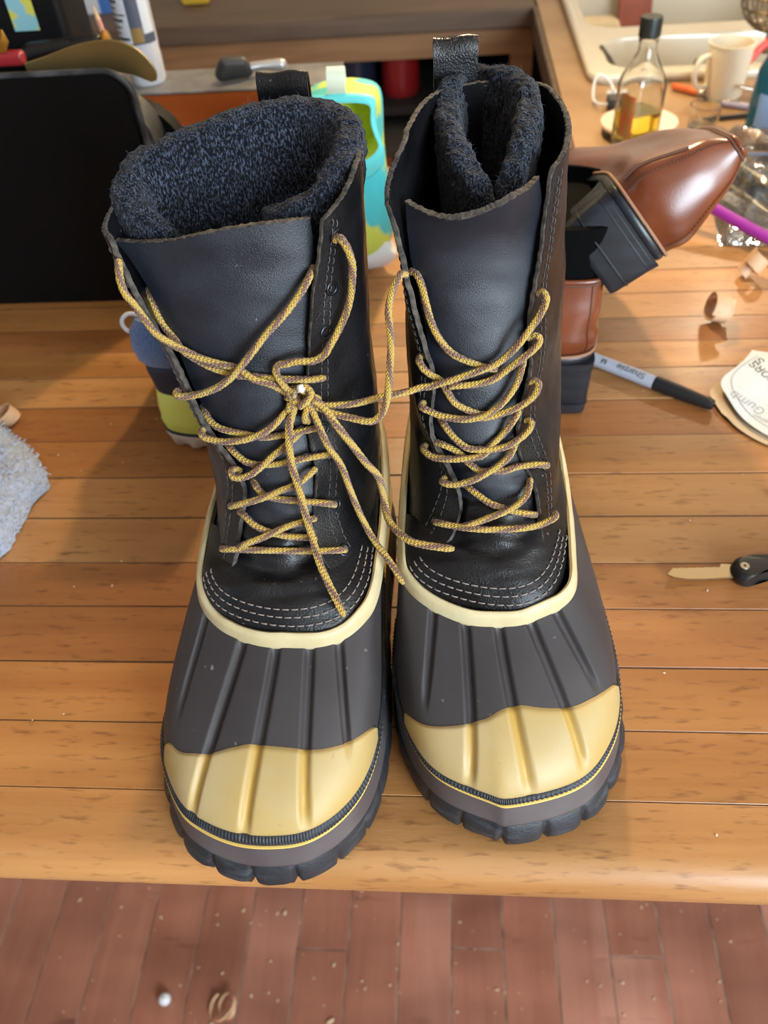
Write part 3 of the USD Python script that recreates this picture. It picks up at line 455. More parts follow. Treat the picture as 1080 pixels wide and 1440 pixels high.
LP_A = dict(eyelets=[([-0.13018, 0.2999, 0.11214], [-0.759, -0.336, 0.558]), ([-0.1244, 0.31402, 0.1332], [-0.704, -0.536, 0.466]), ([-0.06091, 0.29898, 0.11319], [0.618, -0.318, 0.719]), ([-0.06496, 0.3156, 0.13274], [0.755, -0.553, 0.352]), ([-0.06484, 0.32587, 0.1589], [0.704, -0.655, 0.275]), ([-0.05759, 0.34652, 0.24752], [0.743, -0.669, -0.026]), ([-0.05279, 0.3497, 0.27223], [0.805, -0.59, -0.06]), ([-0.06231, 0.34163, 0.22631], [0.68, -0.732, 0.038]), ([-0.06841, 0.32992, 0.17503], [0.625, -0.734, 0.265])],
 laces=[dict(p=[[-0.12784,0.29367,0.12006],[-0.12411,0.2917,0.12216],[-0.1207,0.29041,0.1235],[-0.11765,0.28992,0.12393],[-0.11462,0.28945,0.12432],[-0.11164,0.28908,0.12461],[-0.10872,0.28883,0.12475],[-0.10584,0.2887,0.12476],[-0.103,0.28867,0.12467],[-0.10019,0.28871,0.12451],[-0.09739,0.28879,0.12432],[-0.0946,0.28888,0.1241],[-0.09181,0.28898,0.12387],[-0.08903,0.2891,0.12363],[-0.08624,0.28925,0.12338],[-0.08347,0.28944,0.12309],[-0.08072,0.2897,0.12277],[-0.07797,0.29004,0.12238],[-0.07524,0.29046,0.12196],[-0.07251,0.29093,0.12153],[-0.06978,0.29139,0.12113],[-0.06702,0.29182,0.12082],[-0.06425,0.29221,0.12059],[-0.06164,0.29342,0.11945],[-0.05919,0.29549,0.11738]], r=0.0019, end=False),
 dict(p=[[-0.11721,0.30737,0.13582],[-0.11409,0.304,0.13645],[-0.11141,0.30128,0.13621],[-0.10915,0.29937,0.13503],[-0.10659,0.2978,0.1341],[-0.10382,0.29651,0.13327],[-0.10098,0.29557,0.13256],[-0.09807,0.29489,0.13188],[-0.09512,0.29442,0.13125],[-0.09218,0.29411,0.13066],[-0.08921,0.29389,0.13012],[-0.08623,0.29381,0.12966],[-0.08325,0.29387,0.12931],[-0.08026,0.29401,0.12897],[-0.07752,0.295,0.12757],[-0.075,0.2967,0.12504]], r=0.0019, end=False),
 dict(p=[[-0.1163,0.29024,0.12434],[-0.11326,0.28983,0.12758],[-0.11023,0.28974,0.12944],[-0.10733,0.29035,0.13015],[-0.1045,0.29104,0.13088],[-0.10178,0.29189,0.13167],[-0.09909,0.29282,0.13244],[-0.09641,0.29379,0.13315],[-0.09375,0.2948,0.13386],[-0.09109,0.29581,0.13455],[-0.08838,0.29671,0.13511],[-0.08559,0.29745,0.1355],[-0.08276,0.29814,0.13582],[-0.07995,0.29887,0.13618],[-0.07741,0.3006,0.13566],[-0.0751,0.30328,0.13424]], r=0.0019, end=False),
 dict(p=[[-0.12136,0.30648,0.14049],[-0.11765,0.3047,0.14298],[-0.11423,0.30358,0.1449],[-0.11115,0.30329,0.14607],[-0.10812,0.30308,0.14726],[-0.10517,0.30309,0.14836],[-0.10232,0.30333,0.14931],[-0.09957,0.3038,0.15012],[-0.09691,0.30448,0.15086],[-0.0943,0.30529,0.15156],[-0.09169,0.30613,0.1522],[-0.08903,0.30688,0.15277],[-0.08632,0.30756,0.15335],[-0.08374,0.30829,0.15412],[-0.08137,0.30928,0.1552],[-0.07913,0.3105,0.15648],[-0.07693,0.31177,0.15769],[-0.07501,0.31407,0.15797],[-0.07336,0.31743,0.15738]], r=0.0019, end=False),
 dict(p=[[-0.10801,0.31602,0.15098],[-0.10628,0.31221,0.15079],[-0.10446,0.30968,0.15003],[-0.1024,0.3083,0.14849],[-0.09993,0.30727,0.14725],[-0.09735,0.30684,0.14655],[-0.09454,0.30664,0.14604],[-0.09165,0.30653,0.1456],[-0.08882,0.30645,0.14517],[-0.08601,0.30642,0.14476],[-0.08319,0.30644,0.14435],[-0.08039,0.30652,0.14389],[-0.0776,0.30669,0.14338],[-0.07483,0.30693,0.14282],[-0.07206,0.3072,0.14219],[-0.06929,0.30742,0.14154],[-0.06671,0.30847,0.13999],[-0.06428,0.31035,0.13755]], r=0.0019, end=False),
 dict(p=[[-0.1142,0.31636,0.1573],[-0.116,0.31502,0.1601],[-0.11774,0.31271,0.16038],[-0.11675,0.31052,0.15897],[-0.1137,0.30937,0.15866],[-0.11074,0.30911,0.15943],[-0.10782,0.30919,0.16054],[-0.10521,0.30956,0.16182],[-0.1028,0.31036,0.16337],[-0.1005,0.31132,0.16491],[-0.09833,0.31235,0.16639],[-0.09624,0.31351,0.16789],[-0.09411,0.31467,0.16926],[-0.0919,0.31582,0.17047],[-0.08968,0.31701,0.17159],[-0.08754,0.3183,0.17272],[-0.08548,0.31968,0.17388],[-0.08346,0.32112,0.17506],[-0.0815,0.32259,0.17627],[-0.07958,0.3241,0.17752]], r=0.0019, end=False),
 dict(p=[[-0.12167,0.32765,0.16711],[-0.11904,0.32393,0.16734],[-0.1166,0.32115,0.16698],[-0.11437,0.3194,0.16592],[-0.11203,0.31766,0.16483],[-0.10955,0.31632,0.16396],[-0.10685,0.31556,0.16343],[-0.10397,0.31511,0.16299],[-0.10112,0.3151,0.16282],[-0.09828,0.31527,0.16276],[-0.09544,0.31551,0.16274],[-0.0926,0.31575,0.16278],[-0.08979,0.31607,0.16302],[-0.08697,0.31647,0.16346],[-0.08414,0.31686,0.16395],[-0.08133,0.31722,0.16436],[-0.07854,0.31767,0.16472],[-0.07576,0.31815,0.16499],[-0.07298,0.3186,0.16515],[-0.07019,0.31902,0.16525],[-0.0676,0.3204,0.16442],[-0.06519,0.32272,0.16268]], r=0.0019, end=False),
 dict(p=[[-0.13135,0.3273,0.17812],[-0.1322,0.32374,0.17844],[-0.13054,0.32107,0.17763],[-0.12772,0.32025,0.17686],[-0.1249,0.31956,0.17652],[-0.12195,0.3188,0.1764],[-0.11895,0.31813,0.17658],[-0.11595,0.31765,0.17702],[-0.11296,0.31733,0.17759],[-0.11,0.31712,0.1782],[-0.10711,0.31701,0.17885],[-0.10426,0.31712,0.17969],[-0.1015,0.3174,0.18065],[-0.09884,0.31779,0.1817],[-0.09626,0.31838,0.18289],[-0.09386,0.31914,0.18418],[-0.09172,0.32014,0.18558],[-0.08975,0.32139,0.18709],[-0.08783,0.32274,0.18853],[-0.08597,0.32419,0.18991],[-0.08415,0.3257,0.19126],[-0.08222,0.32716,0.19249],[-0.07989,0.32749,0.19439],[-0.07722,0.3267,0.19699]], r=0.0019, end=False),
 dict(p=[[-0.1337,0.33973,0.18379],[-0.13187,0.3353,0.18376],[-0.13002,0.33184,0.18332],[-0.12827,0.32946,0.18231],[-0.12606,0.32723,0.18136],[-0.12362,0.32547,0.18067],[-0.12096,0.32426,0.18021],[-0.11813,0.3234,0.17978],[-0.11537,0.32282,0.17938],[-0.11262,0.32245,0.17899],[-0.10988,0.32216,0.17858],[-0.10717,0.32185,0.17808],[-0.10447,0.32149,0.1775],[-0.10177,0.32122,0.17698],[-0.09906,0.32118,0.17668],[-0.09634,0.32137,0.17664],[-0.09358,0.32165,0.17679],[-0.0908,0.32189,0.17711],[-0.088,0.32204,0.17753],[-0.08522,0.32215,0.178],[-0.08246,0.32236,0.17849],[-0.07973,0.3227,0.17891],[-0.07704,0.32314,0.17923],[-0.07437,0.32365,0.1795],[-0.07193,0.32522,0.17891],[-0.0697,0.32783,0.17748]], r=0.0019, end=False),
 dict(p=[[-0.15443,0.34008,0.26859],[-0.1539,0.33732,0.26744],[-0.15357,0.33526,0.26595],[-0.15351,0.33398,0.26407],[-0.15336,0.33297,0.262],[-0.15307,0.33224,0.25979],[-0.15269,0.33175,0.25758],[-0.15202,0.33146,0.25546],[-0.15093,0.33126,0.25342],[-0.14977,0.33102,0.25139],[-0.14877,0.33069,0.24932],[-0.1478,0.33033,0.24723],[-0.14681,0.32996,0.24514],[-0.14578,0.32961,0.24305],[-0.14475,0.32921,0.24093],[-0.14367,0.32884,0.23882],[-0.14247,0.32858,0.2368],[-0.14105,0.32851,0.23493],[-0.13944,0.32858,0.23311],[-0.13775,0.32881,0.23132],[-0.13609,0.32923,0.2295],[-0.13441,0.32988,0.22763],[-0.13268,0.33063,0.22576],[-0.13088,0.33122,0.22401],[-0.12892,0.33141,0.22248],[-0.12678,0.33116,0.22125],[-0.12448,0.33064,0.22032],[-0.12207,0.33009,0.2196],[-0.11959,0.32959,0.21898],[-0.11709,0.32917,0.21839],[-0.11461,0.3288,0.2178],[-0.11207,0.32852,0.21725],[-0.10953,0.32826,0.21672],[-0.10709,0.32794,0.21611],[-0.10483,0.32739,0.21528],[-0.10276,0.32646,0.21405],[-0.10076,0.32548,0.21265],[-0.0987,0.32481,0.21137],[-0.09647,0.32469,0.21035],[-0.0941,0.32486,0.2094],[-0.09175,0.3251,0.20836],[-0.08953,0.32518,0.20713],[-0.08737,0.32505,0.20575],[-0.08523,0.3248,0.20434],[-0.08277,0.32314,0.20396],[-0.08001,0.31997,0.20464]], r=0.0019, end=False),
 dict(p=[[-0.15181,0.35699,0.24379],[-0.15043,0.35429,0.24267],[-0.1493,0.35221,0.24122],[-0.14846,0.35077,0.23938],[-0.14771,0.34945,0.23744],[-0.14699,0.34825,0.23543],[-0.14616,0.34712,0.23345],[-0.14512,0.34596,0.23155],[-0.14389,0.3447,0.22977],[-0.1425,0.34339,0.22812],[-0.1409,0.34212,0.22661],[-0.13919,0.34086,0.22515],[-0.13765,0.33948,0.22361],[-0.13624,0.33799,0.22199],[-0.13461,0.33675,0.22058],[-0.13262,0.33576,0.21938],[-0.1304,0.33488,0.21829],[-0.12812,0.33405,0.21728],[-0.12587,0.33322,0.21629],[-0.12359,0.33242,0.21533],[-0.12127,0.33168,0.21443],[-0.11891,0.33105,0.21363],[-0.1165,0.33048,0.21287],[-0.11406,0.32995,0.21213],[-0.11159,0.32953,0.21148],[-0.1091,0.32927,0.21095],[-0.10659,0.32916,0.21056],[-0.10404,0.32911,0.21022],[-0.10148,0.3291,0.2099],[-0.09893,0.32909,0.20959],[-0.09638,0.32907,0.20924],[-0.09385,0.32907,0.20888],[-0.09132,0.3291,0.20849],[-0.0888,0.32919,0.20811],[-0.08628,0.32935,0.20775],[-0.08375,0.32953,0.20742],[-0.08121,0.3297,0.20711],[-0.07866,0.32985,0.20685],[-0.07611,0.32998,0.20662],[-0.07355,0.33012,0.20644],[-0.071,0.33033,0.20634],[-0.06845,0.33065,0.20634],[-0.0659,0.33103,0.20641],[-0.06335,0.33146,0.20653]], r=0.0019, end=True),
 dict(p=[[-0.06564,0.3495,0.25702],[-0.06617,0.34553,0.25674],[-0.06699,0.3428,0.25586],[-0.06812,0.34133,0.25431],[-0.06934,0.34003,0.25272],[-0.07066,0.33891,0.25108],[-0.07209,0.33794,0.2494],[-0.07366,0.33707,0.24772],[-0.07531,0.33624,0.24605],[-0.077,0.33541,0.24441],[-0.07871,0.33458,0.24279],[-0.08045,0.33376,0.24118],[-0.08224,0.33296,0.23961],[-0.08407,0.33218,0.23804],[-0.08593,0.33141,0.23646],[-0.08777,0.33064,0.23487],[-0.08958,0.32985,0.23323],[-0.09135,0.32905,0.23154],[-0.09309,0.32826,0.22979],[-0.09483,0.32749,0.22798],[-0.09659,0.32677,0.22613],[-0.09838,0.3261,0.22425],[-0.10024,0.32551,0.22234],[-0.10213,0.32496,0.22035],[-0.10404,0.32443,0.21831],[-0.10602,0.32397,0.21626],[-0.10811,0.32362,0.21429],[-0.11035,0.32343,0.21243],[-0.11278,0.3233,0.21062],[-0.11537,0.32327,0.20885],[-0.11808,0.32341,0.20718],[-0.12088,0.32378,0.20565],[-0.1238,0.32429,0.20422],[-0.12682,0.32486,0.20288],[-0.12987,0.32546,0.20172],[-0.13288,0.32599,0.20083],[-0.13584,0.3263,0.2002],[-0.13865,0.32655,0.19999],[-0.14158,0.32854,0.20008],[-0.14086,0.33221,0.19983]], r=0.0019, end=False),
 dict(p=[[-0.05368,0.3462,0.27206],[-0.05137,0.34498,0.27402],[-0.0495,0.34304,0.27336],[-0.04825,0.3422,0.27163],[-0.04729,0.34175,0.26956],[-0.04672,0.34183,0.2671],[-0.04639,0.34243,0.26428],[-0.04626,0.34332,0.2612],[-0.04651,0.34426,0.25805],[-0.04692,0.34505,0.25495],[-0.04736,0.3456,0.25193],[-0.04781,0.34589,0.24904],[-0.04831,0.34593,0.24629],[-0.04894,0.3457,0.24367],[-0.04965,0.34522,0.2412],[-0.05039,0.34454,0.23888],[-0.05123,0.3437,0.2367],[-0.05224,0.34274,0.23462],[-0.05335,0.34172,0.2326],[-0.0545,0.34067,0.23064],[-0.0557,0.3396,0.22872],[-0.05699,0.33846,0.22688],[-0.05832,0.33724,0.22513],[-0.05966,0.3359,0.22347],[-0.06094,0.33433,0.22179],[-0.06227,0.33273,0.22024],[-0.06393,0.33151,0.21919],[-0.06617,0.33041,0.21836],[-0.06868,0.32964,0.2179],[-0.07117,0.32946,0.21797],[-0.07374,0.32939,0.21808],[-0.07633,0.32942,0.21812],[-0.07888,0.32925,0.21775],[-0.08146,0.32902,0.21711],[-0.08422,0.32906,0.2167],[-0.08629,0.32879,0.21602],[-0.08716,0.32708,0.21398],[-0.08638,0.32566,0.21211],[-0.08509,0.32441,0.21022],[-0.08377,0.32342,0.20828],[-0.08227,0.32277,0.20632],[-0.08035,0.32166,0.20507],[-0.07793,0.31979,0.20471]], r=0.0019, end=False),
 dict(p=[[-0.07925,0.32555,0.19578],[-0.08061,0.32483,0.19338],[-0.08159,0.32357,0.1913],[-0.08233,0.32177,0.18957],[-0.083,0.31997,0.18777],[-0.08351,0.31821,0.1859],[-0.08377,0.31652,0.18397],[-0.08381,0.31491,0.18195],[-0.08378,0.31338,0.17983],[-0.0837,0.31193,0.17762],[-0.0836,0.31057,0.17533],[-0.08347,0.30931,0.17298],[-0.08333,0.30813,0.17058],[-0.08296,0.30702,0.16813],[-0.0824,0.30597,0.16566],[-0.08174,0.30493,0.16317],[-0.08108,0.30388,0.16067],[-0.08051,0.30279,0.15818],[-0.08003,0.30165,0.15569],[-0.07958,0.30046,0.15322],[-0.07913,0.29923,0.15076],[-0.07866,0.29798,0.14833],[-0.07814,0.29669,0.14592],[-0.07756,0.29539,0.14355],[-0.07692,0.29404,0.14122],[-0.07624,0.29264,0.13895],[-0.07554,0.29114,0.13676],[-0.07486,0.28954,0.13467],[-0.07421,0.28781,0.13268],[-0.07356,0.28596,0.1308],[-0.07286,0.28403,0.12903],[-0.07209,0.28207,0.12734],[-0.07122,0.28011,0.12571],[-0.07025,0.27817,0.1241],[-0.0692,0.27628,0.12247],[-0.06811,0.27443,0.12082],[-0.06699,0.27263,0.11914],[-0.06587,0.27088,0.11744],[-0.0647,0.26917,0.11572],[-0.06348,0.2675,0.11399],[-0.06226,0.26584,0.11225],[-0.0611,0.26416,0.11049],[-0.06,0.26247,0.10871],[-0.05893,0.26076,0.10692],[-0.05789,0.25905,0.10511]], r=0.0021, end=True),
 dict(p=[[-0.07395,0.32412,0.19859],[-0.07277,0.32428,0.19582],[-0.07168,0.32356,0.19356],[-0.07066,0.32198,0.1918],[-0.06975,0.32041,0.18995],[-0.0688,0.31896,0.18804],[-0.06787,0.31764,0.18602],[-0.06696,0.31648,0.18386],[-0.06607,0.31551,0.18155],[-0.06514,0.31476,0.17909],[-0.06414,0.31422,0.17651],[-0.06297,0.31387,0.17386],[-0.0617,0.31364,0.17114],[-0.06043,0.31344,0.16836],[-0.05924,0.31323,0.16554],[-0.05825,0.31294,0.16264],[-0.05747,0.31258,0.15965],[-0.05681,0.31217,0.15657],[-0.05621,0.31177,0.15339],[-0.05561,0.31141,0.15013],[-0.05496,0.31114,0.1468],[-0.05426,0.31094,0.14341],[-0.05354,0.31077,0.13994],[-0.05278,0.31062,0.13644],[-0.05198,0.31045,0.13295],[-0.05112,0.31022,0.12951],[-0.05016,0.30988,0.12619],[-0.04911,0.30935,0.12306],[-0.04796,0.30858,0.12019],[-0.0467,0.30753,0.11764],[-0.04533,0.3062,0.11545],[-0.04384,0.30461,0.11363],[-0.04219,0.30285,0.11212],[-0.04041,0.30098,0.11083],[-0.0386,0.29906,0.10962],[-0.03686,0.29713,0.10837],[-0.03522,0.29522,0.10702],[-0.03362,0.29339,0.10555],[-0.03209,0.29161,0.10397],[-0.03061,0.28988,0.1023],[-0.02919,0.28817,0.10056],[-0.02781,0.28645,0.09878]], r=0.0019, end=True),
 dict(p=[[-0.07026,0.32372,0.19883],[-0.06832,0.32453,0.19655],[-0.06651,0.32438,0.19468],[-0.06483,0.32328,0.19316],[-0.06332,0.32212,0.19141],[-0.0619,0.32103,0.18946],[-0.06051,0.32015,0.18735],[-0.05909,0.31957,0.18511],[-0.05769,0.31923,0.18269],[-0.05631,0.31909,0.18007],[-0.05495,0.31911,0.17731],[-0.0536,0.31924,0.17442],[-0.05225,0.31943,0.17144],[-0.0509,0.31967,0.16839],[-0.04954,0.31996,0.16525],[-0.04817,0.32034,0.16203],[-0.04677,0.32084,0.15868],[-0.04521,0.32155,0.15522],[-0.04346,0.32246,0.15161],[-0.04188,0.32344,0.14784],[-0.04082,0.32431,0.14392],[-0.04028,0.32487,0.13991],[-0.03989,0.32499,0.13598],[-0.03955,0.32457,0.13238],[-0.03916,0.32354,0.1293],[-0.03863,0.32191,0.12689],[-0.03809,0.31963,0.12509],[-0.03745,0.31686,0.12385],[-0.03657,0.31388,0.12311],[-0.03515,0.31083,0.12265],[-0.0333,0.30784,0.12232],[-0.03125,0.30507,0.12211],[-0.02914,0.30262,0.12199],[-0.0268,0.30041,0.12179],[-0.02428,0.29854,0.12157],[-0.02172,0.29716,0.12147],[-0.01909,0.29621,0.12144],[-0.01635,0.29552,0.12133],[-0.01357,0.29504,0.12113],[-0.01079,0.29472,0.12087],[-0.00806,0.29448,0.12054],[-0.00532,0.29433,0.12018],[-0.00258,0.29424,0.11982],[0.00018,0.29421,0.11949]], r=0.0021, end=True),
 dict(p=[[-0.08447,0.3283,0.197],[-0.08303,0.32682,0.19763],[-0.08111,0.3255,0.19761],[-0.07893,0.32452,0.19697],[-0.07672,0.32403,0.19581],[-0.07473,0.32411,0.1943],[-0.07318,0.32478,0.19264],[-0.07223,0.32599,0.19106],[-0.07198,0.3276,0.18979],[-0.07242,0.32945,0.189],[-0.07349,0.33133,0.18881],[-0.07501,0.33305,0.18928],[-0.07679,0.33441,0.19037],[-0.07858,0.33527,0.19196],[-0.08012,0.33555,0.1939],[-0.08122,0.33525,0.19596],[-0.0817,0.33442,0.19793],[-0.08148,0.3332,0.19958],[-0.08057,0.33175,0.20073],[-0.07905,0.33028,0.20127],[-0.07708,0.329,0.20117],[-0.07488,0.32808,0.20044],[-0.07268,0.32767,0.19922],[-0.07074,0.32783,0.19767],[-0.06927,0.32859,0.19601],[-0.06842,0.32986,0.19446]], r=0.0019, end=False),
 dict(p=[[-0.08197,0.32417,0.19654],[-0.08273,0.32374,0.19453],[-0.08331,0.32395,0.19256],[-0.0836,0.32476,0.19084],[-0.08353,0.32609,0.18951],[-0.08307,0.32777,0.18868],[-0.08222,0.32963,0.18843],[-0.08104,0.33146,0.18875],[-0.0796,0.33304,0.18958],[-0.07802,0.33422,0.19082],[-0.07642,0.33484,0.1923],[-0.07493,0.33484,0.19384],[-0.07367,0.3342,0.19526],[-0.07272,0.33299,0.19637],[-0.07215,0.33132,0.19705],[-0.07197,0.32936,0.19718],[-0.07217,0.3273,0.19673],[-0.07267,0.32536,0.19573],[-0.07339,0.32373,0.19425],[-0.0742,0.32257,0.19242],[-0.07499,0.32199,0.19042],[-0.07561,0.32205,0.18843],[-0.07598,0.32274,0.18664],[-0.076,0.32395,0.1852],[-0.07563,0.32557,0.18425],[-0.07487,0.32741,0.18386]], r=0.0019, end=False),
 dict(p=[[-0.08137,0.32712,0.19835],[-0.07858,0.3273,0.20273],[-0.07407,0.32774,0.20361],[-0.0712,0.32592,0.20123],[-0.07337,0.32279,0.19868],[-0.0774,0.32209,0.19566]], r=0.0019, end=False),
 dict(p=[[-0.07523,0.32383,0.19145],[-0.07417,0.32293,0.18749],[-0.07408,0.32196,0.18454]], r=0.0018, end=True)],
 lint=[-0.0759, 0.3256, 0.2044],
 loop=pull_loop(-.0880, .455, .293, .0135, .0105, .0185, -2), loop_edge=None)
